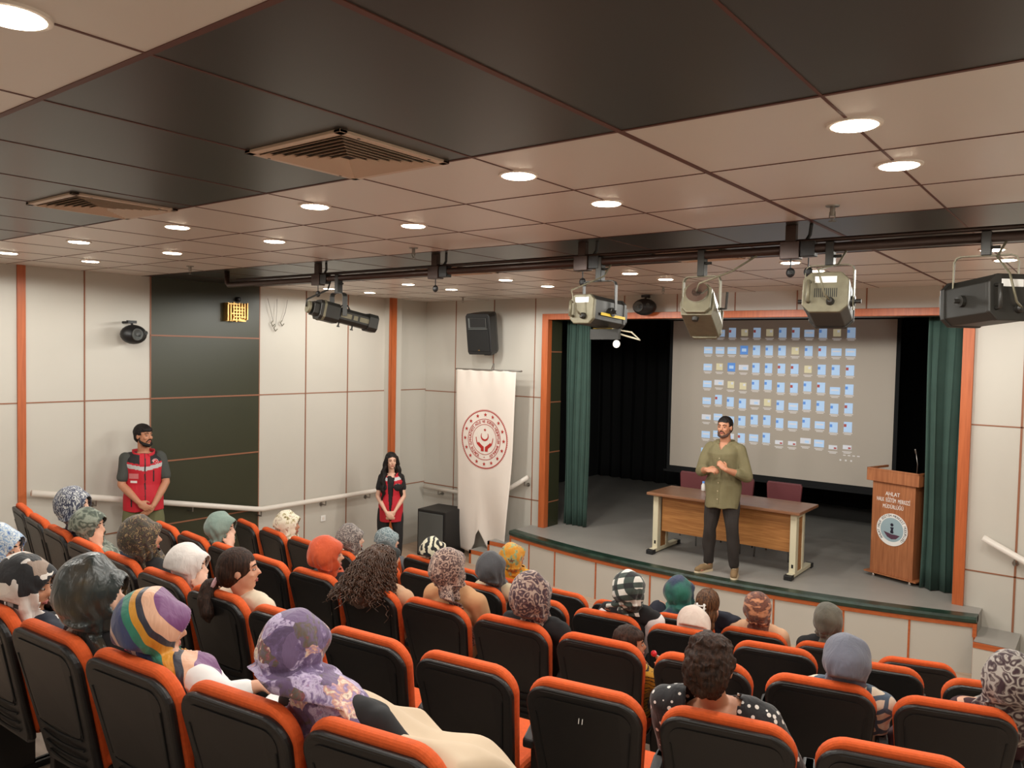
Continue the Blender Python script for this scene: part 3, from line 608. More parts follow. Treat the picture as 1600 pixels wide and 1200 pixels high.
# power socket
t = empty('wall_socket', (XL+0.004, 6.98, 0.65)); tag(t, 'small white power socket low on the left wall', 'socket')
g = G(); g.bx(0, 0.012, -0.04, 0.04, -0.04, 0.04); obj('cover_plate', g, M_['white'], t, bevel=0.003)
g = G(); g.rev([(0.02, 0.0), (0.02, 0.002)], 18, Matrix.Translation((0.012, 0, 0)) @ Matrix.Rotation(PI/2, 4, 'Y')); obj('socket_well', g, M_['lamp_rim'], t)

# handrails
def handrail(name, pts, brackets, label):
    t = empty(name, pts[0]); tag(t, label, 'handrail'); o = Vector(pts[0])
    g = G(); g.tube([Vector(p)-o for p in pts], 0.032, 14); obj('rail', g, M_['rail'], t, smooth=True)
    for p, q in brackets:
        p = Vector(p)-o; q = Vector(q)-o; g = G(); g.tube([p+Vector((0, 0, -0.03)), p+Vector((0, 0, -0.085)), q+Vector((0, 0, -0.085))], 0.009, 8); d = (q-p).normalized(); e = q+Vector((0, 0, -0.085)); g.tube([e-d*0.006, e], 0.028, 14); obj('bracket', g, M_['steel'], t)
rx = XL+0.10
handrail('handrail', [(rx, 3.28, 1.49), (rx, 5.85, 0.955), (rx, 5.95, 0.94), (rx, 7.9, 0.93), (rx, 8.0, 0.93)], [((rx, y, z), (XL, y, z)) for y, z in ((3.9, 1.36), (5.0, 1.14), (5.93, 0.94), (6.95, 0.935), (7.75, 0.93))], 'long cream handrail running down the left wall behind the man in the red vest')
handrail('handrail', [(-8.5, YW-0.1, 0.87), (-7.12, YW-0.1, 0.86), (-6.50, YW-0.1, 1.24)], [((x, YW-0.1, z), (x, YW, z)) for x, z in ((-8.2, 0.87), (-7.4, 0.86), (-6.56, 1.2))], 'cream handrail on the stage wall behind the banner and rising at the left steps')
handrail('handrail', [(-0.99, YW-0.1, 1.27), (-0.30, YW-0.1, 0.93), (0.9, YW-0.1, 0.93)], [((x, YW-0.1, z), (x, YW, z)) for x, z in ((-0.72, 1.13), (0.2, 0.93))], 'cream handrail sloping down over the right side steps of the stage')

# ================================================================ BANNER
t = empty('banner', (-7.1, 8.62, 0.0)); tag(t, 'tall white banner with a round red emblem standing beside the stage', 'banner')
BW, BT = 1.10, 2.72
g = G()
nx, nz = 40, 90; R = []
def ban(u, v):      # u -1..1 , v 0 bottom .. 1 top
    w = 0.545 - 0.06*(1-v)
    z = 0.24+(BT-0.24)*v
    if v < 0.16:
        z -= 0.0
    notch = max(0.0, 0.24-abs(u+0.1)*0.75)
    if v < 0.001: z = 0.20 + notch - (0.10 if u < -0.2 else 0.0)
    y = 0.018*math.sin(u*4.5+v*2)*(0.4+0.6*(1-v)) + 0.010*math.sin(u*16)*max(0, v-0.9)*8 + 0.02*math.sin(v*9+u*3)*(1-v) - 0.08*(1-v)**3*(u+0.2)
    return Vector((u*w+0.03*(1-v)*(-0.3), y, z))
def ban_pt(u, v): 
    b = ban(u, 0.0); p = ban(u, v)
    k = 1-v; z = b.z*k + (BT+0.01*0)*v
    return Vector((p.x, p.y, z))
vs = []; fs = []
for j in range(nz+1):
    for i in range(nx+1): vs.append(ban_pt(-1+2*i/nx, j/nz))
for j in range(nz):
    for i in range(nx): a = j*(nx+1)+i; fs.append((a, a+1, a+nx+2, a+nx+1))
g.add(vs, fs); cl = obj('cloth', g, M_['banner'], t, smooth=True); sd_ = cl.modifiers.new('thick', 'SOLIDIFY'); sd_.thickness = 0.004; sd_.offset = 0
g = G(); g.tube([(-0.56, 0.0, BT+0.005), (0.64, 0.0, BT+0.005)], 0.012, 10); g.tube([(0.10, 0.06, 0.02), (0.10, 0.06, BT+0.1), (0.10, 0.0, BT+0.005)], 0.010, 8); obj('pole', g, M_['steel'], t)
g = G(); g.tube([(-0.2, 0.1, 0.012), (0.4, 0.1, 0.012)], 0.012, 8); g.tube([(0.1, -0.12, 0.012), (0.1, 0.3, 0.012)], 0.012, 8); obj('foot', g, M_['steel'], t)
def on_banner(p):   # flat emblem point (x, z) to the waving cloth
    x, z = p; v = 0.5
    for _ in range(6):
        w = 0.545-0.06*(1-v); u = max(-1, min(1, (x+0.009*(1-v))/w)); b = ban(u, 0.0).z; v = min(max((z-b)/(BT-b), 0), 1)
    q = ban_pt(u, v); return Vector((x, q.y, z))
e = G(); I = Matrix.Identity(4); EC = (0.01, 1.74); ER = 0.425
ring(e, 0.402, 0.411, I); ring(e, 0.286, 0.293, I); ring(e, 0.210, 0.216, I)
for k in range(100):
    a = 2*PI*k/100; q = [(0.411, -0.006), (0.425, 0.004), (0.425, 0.014), (0.411, 0.004)]
    e.prism([(r*math.cos(a+d/0.41), r*math.sin(a+d/0.41)) for r, d in q], 0, 0.0015)
for k in range(16):
    a = 2*PI*k/16+PI/2; e.prism([(0.35*math.cos(a)+x, 0.35*math.sin(a)+y) for x, y in star(0.030)], 0, 0.0015)
e.prism([(x, -0.252+y) for x, y in star(0.012)], 0, 0.0015)
arc_text(e, 'TÜRKİYE CUMHURİYETİ AİLE VE SOSYAL HİZMETLER BAKANLIĞI', 0.054, 0.236, 246, -66, I)
e.prism([(x, 0.135+y) for x, y in star(0.024)], 0, 0.0015)
cr = [(0.068*math.cos(math.radians(a)), 0.045+0.068*math.sin(math.radians(a))) for a in range(-215, 36, 8)]
ci = [(0.056*math.cos(math.radians(a)), 0.058+0.056*math.sin(math.radians(a))) for a in range(30, -211, -8)]
e.prism(cr+ci, 0, 0.0015)
hand = [(0.01, -0.17), (0.06, -0.17), (0.062, -0.13), (0.10, -0.10), (0.13, -0.075), (0.145, -0.03), (0.155, 0.02), (0.145, 0.03), (0.138, -0.01), (0.13, -0.04), (0.115, -0.055), (0.10, -0.04), (0.085, -0.055), (0.045, -0.085), (0.012, -0.105)]
e.prism(hand, 0, 0.0015); e.prism([(-x, y) for x, y in reversed(hand)], 0, 0.0015)
out = []
for x, y, z in e.v:
    q = on_banner((EC[0]+x, EC[1]+y)); out.append((q.x, q.y-0.006-z, q.z))
e.v = out; obj('emblem', e, M_['red_print'], t)

# ================================================================ STAGE
def curtain(x0, x1, y, z0, z1, n, amp, label, name='stage_curtain', m='curtain'):
    g = G(); k = n*14; f = []; b = []
    for i in range(k+1):
        u = i/k; ph = u*n*2*PI; f.append((x0+(x1-x0)*u+0.25*amp*math.sin(2*ph), y+amp*math.sin(ph)*(0.8+0.3*math.sin(u*7))))
    R = []
    for j in range(13):
        v = j/12; s = 1.0+0.05*math.sin(v*3)
        R.append([Vector((xx+0.012*math.sin(v*5+i*0.1), y+(yy-y)*s*(0.7+0.4*(1-v)), z0+(z1-z0)*v)) for i, (xx, yy) in enumerate(f)])
    g.loft(R, 0, False, False); c = obj(name, g, M_[m], smooth=True); s_ = c.modifiers.new('thick', 'SOLIDIFY'); s_.thickness = 0.008
    return tag(c, label, 'curtain')
curtain(-6.21, -5.82, 9.36, ST+0.01, 3.46, 4, 0.045, 'green velvet stage curtain gathered at the left of the stage opening')
curtain(-1.60, -1.20, 9.30, ST+0.01, 3.46, 3, 0.045, 'green velvet stage curtain gathered at the right of the stage opening behind the lectern')
curtain(-9.3, 0.5, 13.6, ST+0.01, 4.3, 40, 0.05, 'black backdrop curtain at the rear of the dark stage', 'backdrop_curtain', 'black')
# projection screen
t = empty('projection_screen', (-3.93, 11.3, ST+1.17)); tag(t, 'large white projection screen showing a computer desktop full of blue icons', 'projection screen')
SWX0, SWX1, SZ0, SZ1 = -1.60, 1.60, -0.45, 1.80
g = G(); g.bx(SWX0, SWX1, -0.004, 0.004, SZ0, SZ1); sc = obj('screen_cloth', g, M_['screen'], t)
g = G(); g.bx(SWX0-0.0, SWX1, -0.006, 0.006, SZ0-0.07, SZ0); g.bx(SWX0-0.07, SWX1+0.07, -0.01, 0.01, SZ1, SZ1+0.10); g.bx(SWX0-0.05, SWX0, -0.006, 0.006, SZ0-0.07, SZ1); g.bx(SWX1, SWX1+0.05, -0.006, 0.006, SZ0-0.07, SZ1); obj('border', g, M_['black'], t)
g = G(); g.tube([(SWX0-0.1, 0, SZ1+0.14), (SWX1+0.1, 0, SZ1+0.14)], 0.06, 14); obj('roller_case', g, M_['black'], t)
g = G(); g.bx(SWX0-0.1, SWX1+0.1, -0.02, 0.02, SZ0-0.10, SZ0-0.07); obj('weight_bar', g, M_['black'], t)
ICM = [mat('icon_pale_blue', (172, 200, 232), 0.8, emit=0.35), mat('icon_blue', (92, 140, 208), 0.8, emit=0.35), mat('icon_white', (206, 208, 214), 0.8, emit=0.3), mat('icon_cream', (214, 206, 170), 0.8, emit=0.25), mat('icon_red', (176, 84, 80), 0.8, emit=0.2), mat('icon_caption', (216, 212, 210), 0.8, emit=0.2), mat('icon_dark', (70, 90, 120), 0.8)]
g = G(); random.seed(11)
def q(x, z, w, h, mi, d=0.0):
    w *= 1.12; h *= 1.12
    g.bx(x-w/2, x+w/2, -0.0065-d, -0.0045, z-h/2, z+h/2, mi)
for c in range(12):
    for r in range(8):
        if r == 7 and c > 0: continue
        g = G()
        x = -1.015+c*0.186; z = 3.34-(ST+1.17)-r*0.256+0.02*math.sin(c*1.7)*(r > 2)
        k = random.choice('ddddddwwwpfb') if r < 6 else random.choice('ddwwwpsp')
        if k == 'd': q(x, z, 0.095, 0.125, 0); q(x-0.035, z+0.02, 0.03, 0.035, random.choice((4, 1, 1)), 0.001)
        elif k == 'w': q(x, z-0.01, 0.12, 0.09, 0); q(x, z, 0.09, 0.02, 2, 0.001)
        elif k == 'b': q(x, z, 0.105, 0.115, 1); q(x, z, 0.06, 0.04, 0, 0.001)
        elif k == 'p': q(x, z, 0.13, 0.07, 2); q(x+0.02, z-0.01, 0.05, 0.03, 0, 0.001)
        elif k == 'f': q(x, z, 0.09, 0.09, 3); q(x+0.02, z+0.02, 0.03, 0.03, 2, 0.001)
        elif k == 'c': q(x, z, 0.10, 0.11, 2); q(x, z, 0.05, 0.05, 6, 0.001)
        else: q(x, z-0.02, 0.10, 0.05, 2); q(x+0.03, z-0.03, 0.03, 0.02, 4, 0.001)
        q(x, z-0.082, 0.11, 0.009, 5); q(x, z-0.100, 0.08, 0.009, 5)
        obj('desktop_icon', g, ICM, sc, origin=(x, 0, z))
g = G()
for i in range(4): q(1.0+i*0.06, -0.05, 0.03, 0.012, 5)
for i in range(3): q(0.95+i*0.07, -0.12, 0.02, 0.02, 5)
obj('taskbar_captions', g, ICM, sc)
# spot added beyond the lighting bar as projector light, brightening the cloth
l = bpy.data.lights.new('projector_beam', 'SPOT'); l.energy = 75; l.color = (0.95, 0.92, 0.95); l.spot_size = math.radians(33); l.spot_blend = 0.25; l.shadow_soft_size = 0.03
o = bpy.data.objects.new('projector_beam', l); COL.objects.link(o); o.location = (-2.80, 4.80, 3.06); o.rotation_euler = (Vector((-3.9, 11.3, 2.45))-Vector(o.location)).to_track_quat('-Z', 'Y').to_euler()
# table
t = empty('conference_table', (-3.62, 9.02, ST), 0.0); tag(t, 'long brown wooden table with cream metal legs on the stage', 'table')
g = G(); g.bx(-0.93, 0.93, -0.34, 0.34, 0.715, 0.75); obj('tabletop', g, M_['desk_top'], t, bevel=0.008)
g = G(); g.bx(-0.78, 0.80, -0.20, -0.18, 0.27, 0.715); obj('front_panel', g, M_['desk_panel'], t)
for s in (-1, 1):
    g = G(); x = s*0.84
    g.bx(x-0.035, x+0.035, -0.26, -0.17, 0.05, 0.715); g.bx(x-0.035, x+0.035, -0.02, 0.04, 0.05, 0.715); g.bx(x-0.03, x+0.03, -0.22, 0.05, 0.66, 0.715)
    g.bx(x-0.035, x+0.035, -0.34, 0.32, 0.015, 0.06); lg = obj('leg', g, M_['beige_metal'], t, bevel=0.006)
    g = G(); g.bx(x-0.022, x+0.022, -0.17, -0.02, 0.06, 0.66); obj('wood_insert', g, M_['desk_panel'], lg)
    for y0, y1 in ((-0.40, -0.31), (0.30, 0.38)): g = G(); g.bx(x-0.045, x+0.045, y0, y1, 0.0, 0.055); obj('foot_cap', g, M_['plastic'], lg, bevel=0.008)
    g = G(); g.bx(x-0.008, x+0.014, -0.262, -0.26, 0.11, 0.15); obj('cable_hole', g, M_['plastic'], lg)
t = empty('small_bottle', (-4.06, 9.25, ST+0.75)); tag(t, 'small bottle with a faintly glowing blue cap on the table beside the standing man', 'bottle')
g = G(); g.rev([(0.022, 0), (0.026, 0.01), (0.026, 0.07), (0.012, 0.095), (0.012, 0.10)], 16); obj('bottle_body', g, M_['white'], t, smooth=True)
g = G(); g.rev([(0.015, 0.098), (0.015, 0.12)], 14); obj('cap', g, ICM[1], t)  # blue glow put in with an emissive icon colour
# chairs behind the table
for i, (x, lb) in enumerate(((-4.42, 'maroon padded chair behind the left end of the table'), (-3.84, 'maroon padded chair behind the table, hidden mostly by the standing man'), (-3.24, 'maroon padded chair behind the right end of the table'))):
    t = empty('conference_chair', (x, 9.62, ST), PI); tag(t, lb, 'chair', 'maroon chairs behind the stage table')
    g = G(); g.bx(-0.21, 0.21, -0.2, 0.22, 0.42, 0.48); obj('seat', g, M_['maroon'], t, bevel=0.02, seg=3)
    g = G(); g.loft([[Vector((a*w, -0.20-0.03*(z-0.5)+0.015*abs(a)-b*0.02, z)) for a, b in ((-1, -1), (1, -1), (1, 1), (-1, 1))] for z, w in ((0.52, 0.18), (0.56, 0.2), (0.85, 0.22), (0.885, 0.205))]); obj('backrest', g, M_['maroon'], t, bevel=0.012, seg=3)
    for a in (-1, 1):
        for b in (-1, 1):
            g = G(); g.tube([(a*0.19, b*0.17, 0.42), (a*0.21, b*0.21, 0.0)], 0.011, 8)
            if b < 0: g.tube([(a*0.19, -0.17, 0.42), (a*0.18, -0.215, 0.6)], 0.010, 8)
            obj('leg', g, M_['chrome'], t, smooth=True)
# lectern
t = empty('lectern', (-1.86, 9.56, ST), -0.33); tag(t, 'wooden lectern with a round emblem standing at the right of the stage', 'lectern')
g = G(); g.bx(-0.245, 0.245, -0.16, -0.142, 0.06, 1.08); g.bx(-0.245, -0.227, -0.142, 0.16, 0.06, 1.08); g.bx(0.227, 0.245, -0.142, 0.16, 0.06, 1.08); g.bx(-0.227, 0.227, -0.142, 0.14, 0.06, 0.08); g.bx(-0.227, 0.227, -0.14, 0.14, 0.6, 0.618); obj('body', g, M_['lect'], t)
g = G(); g.loft([[Vector((x*0.30, y, z)) for x, y, z in ((-1, -0.20, 1.08), (1, -0.20, 1.08), (1, 0.20, 1.08), (-1, 0.20, 1.08))], [Vector((x*0.30, y, z)) for x, y, z in ((-1, -0.20, 1.21), (1, -0.20, 1.21), (1, 0.20, 1.14), (-1, 0.20, 1.14))]]); g.bx(-0.30, -0.28, -0.20, 0.2, 1.2, 1.225); g.bx(0.28, 0.30, -0.20, 0.2, 1.2, 1.225); g.bx(-0.30, 0.30, -0.20, -0.18, 1.2, 1.225); obj('reading_desk', g, M_['lect'], t, bevel=0.003)
g = G(); g.bx(-0.30, 0.30, -0.19, 0.17, 0.045, 0.06); obj('plinth', g, M_['lect'], t)
g = G()
for a in (-1, 1):
    for b in (-0.14, 0.13): g.rev([(0.02, 0), (0.022, 0.01), (0.018, 0.02), (0.018, 0.045)], 14, Matrix.Translation((a*0.21, b, 0)))
obj('feet', g, M_['chrome'], t, smooth=True)
g = G(); g.tube([(0.16, 0.0, 1.18), (0.16, 0.01, 1.30), (0.15, -0.01, 1.42)], 0.005, 8); g.cap((0.15, -0.01, 1.42), 0.009, (0.145, -0.02, 1.46), 0.009); obj('microphone', g, M_['steel'], t, smooth=True)
FM = Matrix.Translation((0, -0.161, 0)) @ Matrix.Rotation(PI/2, 4, 'X')
g = G()
put_text(g, 'AHLAT', 0.062, FM @ Matrix.Translation((-0.01, 0.935, 0)) @ Matrix.Diagonal((0.85, 1, 1, 1)))
put_text(g, 'HALK  EĞİTİM  MERKEZİ', 0.055, FM @ Matrix.Translation((0.0, 0.865, 0)) @ Matrix.Diagonal((0.62, 1.15, 1, 1)))
put_text(g, 'MÜDÜRLÜĞÜ', 0.055, FM @ Matrix.Translation((0.0, 0.795, 0)) @ Matrix.Diagonal((0.70, 1.1, 1, 1)))
obj('lettering', g, M_['white'], t)
EM = FM @ Matrix.Translation((0.0, 0.565, 0))
g = G(); ring(g, 0.0, 0.178, EM, 0.0, 0.006, 48, 0); ring(g, 0.0, 0.132, EM, 0.006, 0.001, 48, 1)
arc_text(g, 'AHLAT HALK EĞİTİM MERKEZİ MÜDÜRLÜĞÜ', 0.036, 0.143, 222, -42, EM @ Matrix.Translation((0, 0, 0.006)), 2)
ring(g, 0.018, 0.0, EM @ Matrix.Translation((0.0, 0.055, 0)), 0.007, 0.001, 16, 2)
g.prism([(-0.02, 0.028), (0.022, 0.03), (0.014, 0.0), (0.022, -0.03), (0.014, -0.04), (-0.012, -0.04), (-0.018, -0.02), (-0.008, 0.0)], 0.007, 0.008, EM, 2)
g.prism([(-0.095, -0.028), (-0.03, -0.042), (0.0, -0.05), (0.03, -0.048), (0.095, -0.052), (0.05, -0.095), (0.0, -0.105), (-0.05, -0.085)], 0.007, 0.008, EM, 3)
obj('emblem', g, [M_['white'], mat('pale_grey_blue_print', (150, 172, 180), 0.5), mat('near_black_print', (26, 24, 44), 0.5), mat('purple_brown_print', (84, 54, 72), 0.5)], t)
# ================================================================ AUDITORIUM CHAIRS
def rrect(w0, w1, z0, z1, r, n=7, rb=0.05):
    """outline of the chair back in (x, z): narrower at the bottom, rounded top corners"""
    o = []
    for k in range(n+1):
        a = PI/2*k/n; o.append((w1-r+r*math.sin(a), z1-r+r*math.cos(a), 0))
    top = [(x, z) for x, z, _ in o]            # from top centre side to right side
    bot = []
    for k in range(4):
        a = PI/2*k/3; bot.append((w0-rb+rb*math.cos(a), z0+rb-rb*math.sin(a)))
    right = top+bot
    return right+[(-x, z) for x, z in reversed(right)]
def back_y(z): return (0.92-z)*0.235
def plate(g, out, ya, yb, mi=0, crown=0.012):
    """prism between y offsets ya and yb following the recline; both faces bowed"""
    R = []
    for y in (ya, yb):
        R.append([Vector((x, back_y(z)+y+crown*(abs(x)/0.24)**2, z+(0.012*(1-(x/0.24)**2) if z > 0.75 else 0))) for x, z in out])
    g.loft(R, mi)
def make_chair():
    t = empty('auditorium_chair', (0, 0, -20))
    g = G(); plate(g, rrect(0.205, 0.245, 0.33, 0.905, 0.085), 0.0, 0.034)
    sh = obj('back_shell', g, M_['shell'], t, bevel=0.014, seg=3)
    g = G(); plate(g, rrect(0.165, 0.205, 0.52, 0.865, 0.05, rb=0.03), -0.0012, 0.002); obj('recessed_panel', g, M_['shell'], sh)
    g = G()
    for z, w in ((0.515, 0.16), (0.47, 0.155), (0.425, 0.15), (0.385, 0.14)):
        n = 12; R = []
        for i in range(n+1):
            x = -w+2*w*i/n; zz = z-0.012*(1-(x/w)**2); y = back_y(zz)+0.012*(abs(x)/0.24)**2
            R.append([Vector((x, y-0.0025, zz-0.004)), Vector((x, y-0.0025, zz+0.004)), Vector((x, y+0.004, zz+0.004)), Vector((x, y+0.004, zz-0.004))])
        g.loft(R)
    for s in (-1, 1):
        g.loft([[Vector((s*(0.168+0.038*(z-0.52)/0.345)+dx, back_y(z)+0.008+dy, z)) for dx, dy in ((-0.003, -0.0035), (0.003, -0.0035), (0.003, 0.0), (-0.003, 0.0))] for z in (0.53, 0.65, 0.8)])
    obj('grooves', g, M_['groove'], sh)
    g = G(); plate(g, rrect(0.205, 0.248, 0.36, 0.932, 0.10), 0.034, 0.092, 0, 0.004); obj('back_cushion', g, M_['cushion'], t, bevel=0.024, seg=4)
    g = G(); g.bx(-0.225, 0.225, 0.17, 0.60, 0.40, 0.47); obj('seat_cushion', g, M_['cushion'], t, bevel=0.03, seg=3)
    g = G(); g.bx(-0.215, 0.215, 0.18, 0.58, 0.375, 0.40); obj('seat_pan', g, M_['shell'], t, bevel=0.01)
    for s in (-1, 1):
        g = G(); g.loft([[Vector((s*0.272+a*0.024, y, z+b)) for a, b in ((-1, -0.018), (1, -0.018), (1, 0.018), (-1, 0.018))] for y, z in ((0.13, 0.60), (0.2, 0.64), (0.45, 0.64), (0.50, 0.615))]); obj('armrest', g, M_['shell'], t, bevel=0.008, seg=2)
        g = G(); g.bx(s*0.272-0.018, s*0.272+0.018, 0.20, 0.36, 0.0, 0.62); g.bx(s*0.272-0.022, s*0.272+0.022, 0.14, 0.46, 0.0, 0.03); obj('leg', g, M_['shell'], t, bevel=0.004)
    return t
proto = make_chair()
ROW = {
 'A': [(-1, -4.33, 1.21, 0.0), (0.0, -3.787, 1.227, 0.034), (1.0, -3.248, 1.257, 0.068), (2.0, -2.714, 1.31, 0.103), (3.0, -2.185, 1.387, 0.137), (4.0, -1.663, 1.487, 0.171)],
 'B': [(-6.0, -6.958, 2.559, -0.183), (-5.0, -6.455, 2.473, -0.148), (-4.0, -5.941, 2.405, -0.112), (-3.0, -5.417, 2.355, -0.076), (-2.0, -4.886, 2.324, -0.04), (-1.0, -4.349, 2.313, -0.003), (0.0, -3.806, 2.323, 0.035), (1.0, -3.26, 2.353, 0.073), (2.0, -2.713, 2.405, 0.11), (3.0, -2.165, 2.478, 0.148), (4.0, -1.619, 2.573, 0.187), (5.0, -1.076, 2.69, 0.225), (6.0, -0.538, 2.827, 0.263)],
 'C': [(-5.0, -6.37, 3.433, -0.152), (-4.0, -5.855, 3.386, -0.114), (-3.0, -5.335, 3.356, -0.076), (-2.0, -4.81, 3.342, -0.037), (-1.0, -4.281, 3.346, 0.002), (0.0, -3.748, 3.367, 0.042), (1.0, -3.212, 3.407, 0.082), (2.0, -2.673, 3.465, 0.122), (3.0, -2.132, 3.542, 0.163), (4.0, -1.589, 3.639, 0.204), (5.0, -1.046, 3.756, 0.245), (6.0, -0.501, 3.894, 0.286)],
 'D': [(-4.0, -6.918, 4.586, -0.21), (-3.0, -6.408, 4.534, -0.169), (-2.0, -5.894, 4.495, -0.128), (-1.0, -5.374, 4.469, -0.086), (0.0, -4.849, 4.457, -0.043), (1.0, -4.319, 4.459, -0.001), (2.0, -3.783, 4.476, 0.043), (3.0, -3.242, 4.509, 0.087), (4.0, -2.696, 4.558, 0.131), (5.0, -2.144, 4.625, 0.176), (6.0, -1.587, 4.71, 0.221), (7.0, -1.025, 4.815, 0.267), (8.0, -0.458, 4.94, 0.313)],
 'E': [(-3.0, -5.975, 5.571, -0.147), (-2.0, -5.407, 5.547, -0.097), (-1.0, -4.844, 5.538, -0.047), (0.0, -4.286, 5.544, 0.002), (1.0, -3.731, 5.564, 0.051), (2.0, -3.181, 5.598, 0.1), (3.0, -2.632, 5.646, 0.149), (4.0, -2.086, 5.706, 0.197), (5.0, -1.542, 5.78, 0.246), (6.0, -0.998, 5.867, 0.294)]}
ROWN = {'A': 'rear row nearest the viewer', 'B': 'second row from the rear', 'C': 'middle row', 'D': 'second row from the front', 'E': 'front row nearest the stage'}
CH = {}
ORD = ['first', 'second', 'third', 'fourth', 'fifth', 'sixth', 'seventh', 'eighth', 'ninth', 'tenth', 'eleventh', 'twelfth', 'thirteenth']
SITTER = {}   # filled by the list of people below
def chairs():
    first = True
    for r in 'ABCDE':
        n = len(ROW[r])
        for i, (k, x, y, a) in enumerate(ROW[r]):
            c = proto if first else copy_tree(proto); first = False
            c.location = (x, y, FLR[r]); c.rotation_euler = (0, 0, a)
            who = SITTER.get((r, int(k)))
            pos = ('leftmost of its row' if i == 0 else 'rightmost of its row' if i == n-1 else ORD[i]+' from the left')
            c['label'] = ('chair under the %s' % who) if who else ('empty chair of the %s, %s' % (ROWN[r], pos))
            c['category'] = 'chair'; c['group'] = 'orange and black chairs of the ' + ROWN[r]
            CH[(r, int(k))] = c
# ================================================================ PEOPLE
def Rz(a): return Matrix.Rotation(a, 4, 'Z')
def head_parts(g, M, s=1.0):
    e = lambda c, r: g.ell(M @ (Vector(c)*s), tuple(x*s for x in r), M.to_3x3())
    c = lambda p, r, q, r2: g.cap(M @ (Vector(p)*s), r*s, M @ (Vector(q)*s), r2*s, 10)
    e((0, -0.014, 0.026), (0.074, 0.094, 0.088)); e((0, 0.02, -0.03), (0.058, 0.068, 0.078)); e((0, 0.06, -0.084), (0.022, 0.022, 0.02))
    c((0, 0.083, 0.014), 0.008, (0, 0.101, -0.018), 0.012); c((-0.008, 0.094, -0.022), 0.008, (0.008, 0.094, -0.022), 0.008)
    c((-0.032, 0.068, 0.03), 0.014, (0.032, 0.068, 0.03), 0.014)
    for q in (-1, 1): e((q*0.076, -0.006, -0.006), (0.009, 0.018, 0.03)); e((q*0.036, 0.06, -0.02), (0.02, 0.02, 0.02))
    c((-0.016, 0.078, -0.054), 0.010, (0.016, 0.078, -0.054), 0.010)
def face_parts(root, body, M, s=1.0, brows='hair_black', lips=True, smile=False):
    for q in (-1, 1):
        g = G(); g.ell(M @ (Vector((q*0.031, 0.0745, 0.008))*s), (0.0115*s, 0.009*s, 0.0048*s), M.to_3x3(), 12, 8)
        g.ell(M @ (Vector((q*0.031, 0.0815, 0.008))*s), (0.0055*s, 0.0028*s, 0.0055*s), M.to_3x3(), 10, 6, 1)
        me = mesh_of(g); obj('eye', me, [M_['eye'], M_['iris']], body, smooth=True)
        g = G(); g.tube([M @ (Vector((q*x, y, z))*s) for x, y, z in ((0.012, 0.086, 0.030), (0.030, 0.082, 0.036), (0.050, 0.068, 0.029))], [0.003*s, 0.0042*s, 0.002*s], 8)
        obj('eyebrow', g, M_[brows], body, smooth=True)
    if lips:
        g = G(); d = 0.004 if smile else 0.0
        g.tube([M @ (Vector(p)*s) for p in ((-0.024, 0.079, -0.054+d), (-0.01, 0.088, -0.052), (0, 0.0885, -0.0535), (0.01, 0.088, -0.052), (0.024, 0.079, -0.054+d))], [0.002*s, 0.0042*s, 0.0042*s, 0.0042*s, 0.002*s], 8)
        g.tube([M @ (Vector(p)*s) for p in ((-0.02, 0.08, -0.058), (0, 0.0885, -0.061), (0.02, 0.08, -0.058))], [0.002*s, 0.0048*s, 0.002*s], 8)
        obj('lips', g, M_['lips'], body, smooth=True)
def hand_parts(g, wr, d, up, side, curl=0.5, s=1.0, e=0.0):
    """wr wrist, d direction of the hand, up = back of the hand normal, side = +1 thumb towards cross(d, up)"""
    wr = Vector(wr); d = Vector(d).normalized(); up = Vector(up); up = (up-d*up.dot(d)).normalized(); l = d.cross(up)*side
    pc = wr+d*0.045*s; MM = Matrix((l, d, up)).transposed()
    g.ell(pc, (0.041*s, 0.052*s, 0.0155*s), MM, 14, 8); g.cap(wr, 0.024*s, wr+d*0.03*s, 0.022*s, 10)
    for i, (o, L, r) in enumerate(((0.028, 0.078, 0.0092), (0.0095, 0.086, 0.0095), (-0.0095, 0.080, 0.009), (-0.0275, 0.062, 0.008))):
        p = wr+d*(0.083-0.004*abs(i-1))*s+l*o*s; dd = d.copy(); sp = l*((o)*1.2)
        dd = (dd+sp).normalized(); seg = L/3*s; cu = curl*(0.9+0.12*i)
        for k in range(3):
            ax = l*side; ang = cu*(0.55, 0.9, 0.6)[k]
            dd = (dd*math.cos(ang) - up*math.sin(ang)).normalized() if k == 0 else (dd*math.cos(ang) - (up - dd*up.dot(dd)).normalized()*math.sin(ang)).normalized()
            q2 = p+dd*seg*(1.12, 0.98, 0.82)[k]; g.cap(p, r*s*(1-0.06*k), q2, r*s*(0.95-0.07*k), 8); p = q2
    p = wr+d*0.02*s+l*0.024*s; td = (l*0.75+d*0.75-up*0.25).normalized()
    q1 = p+td*0.042*s; g.cap(p, 0.0125*s, q1, 0.0105*s, 8); td2 = (d*0.95+l*0.15-up*0.35*(0.5+curl)).normalized(); g.cap(q1, 0.0105*s, q1+td2*0.032*s, 0.009*s, 8)
def limb(g, pts, rs, e=0.0):
    for i in range(len(pts)-1): g.cap(pts[i], rs[i]+e, pts[i+1], rs[i+1]+e, 12)
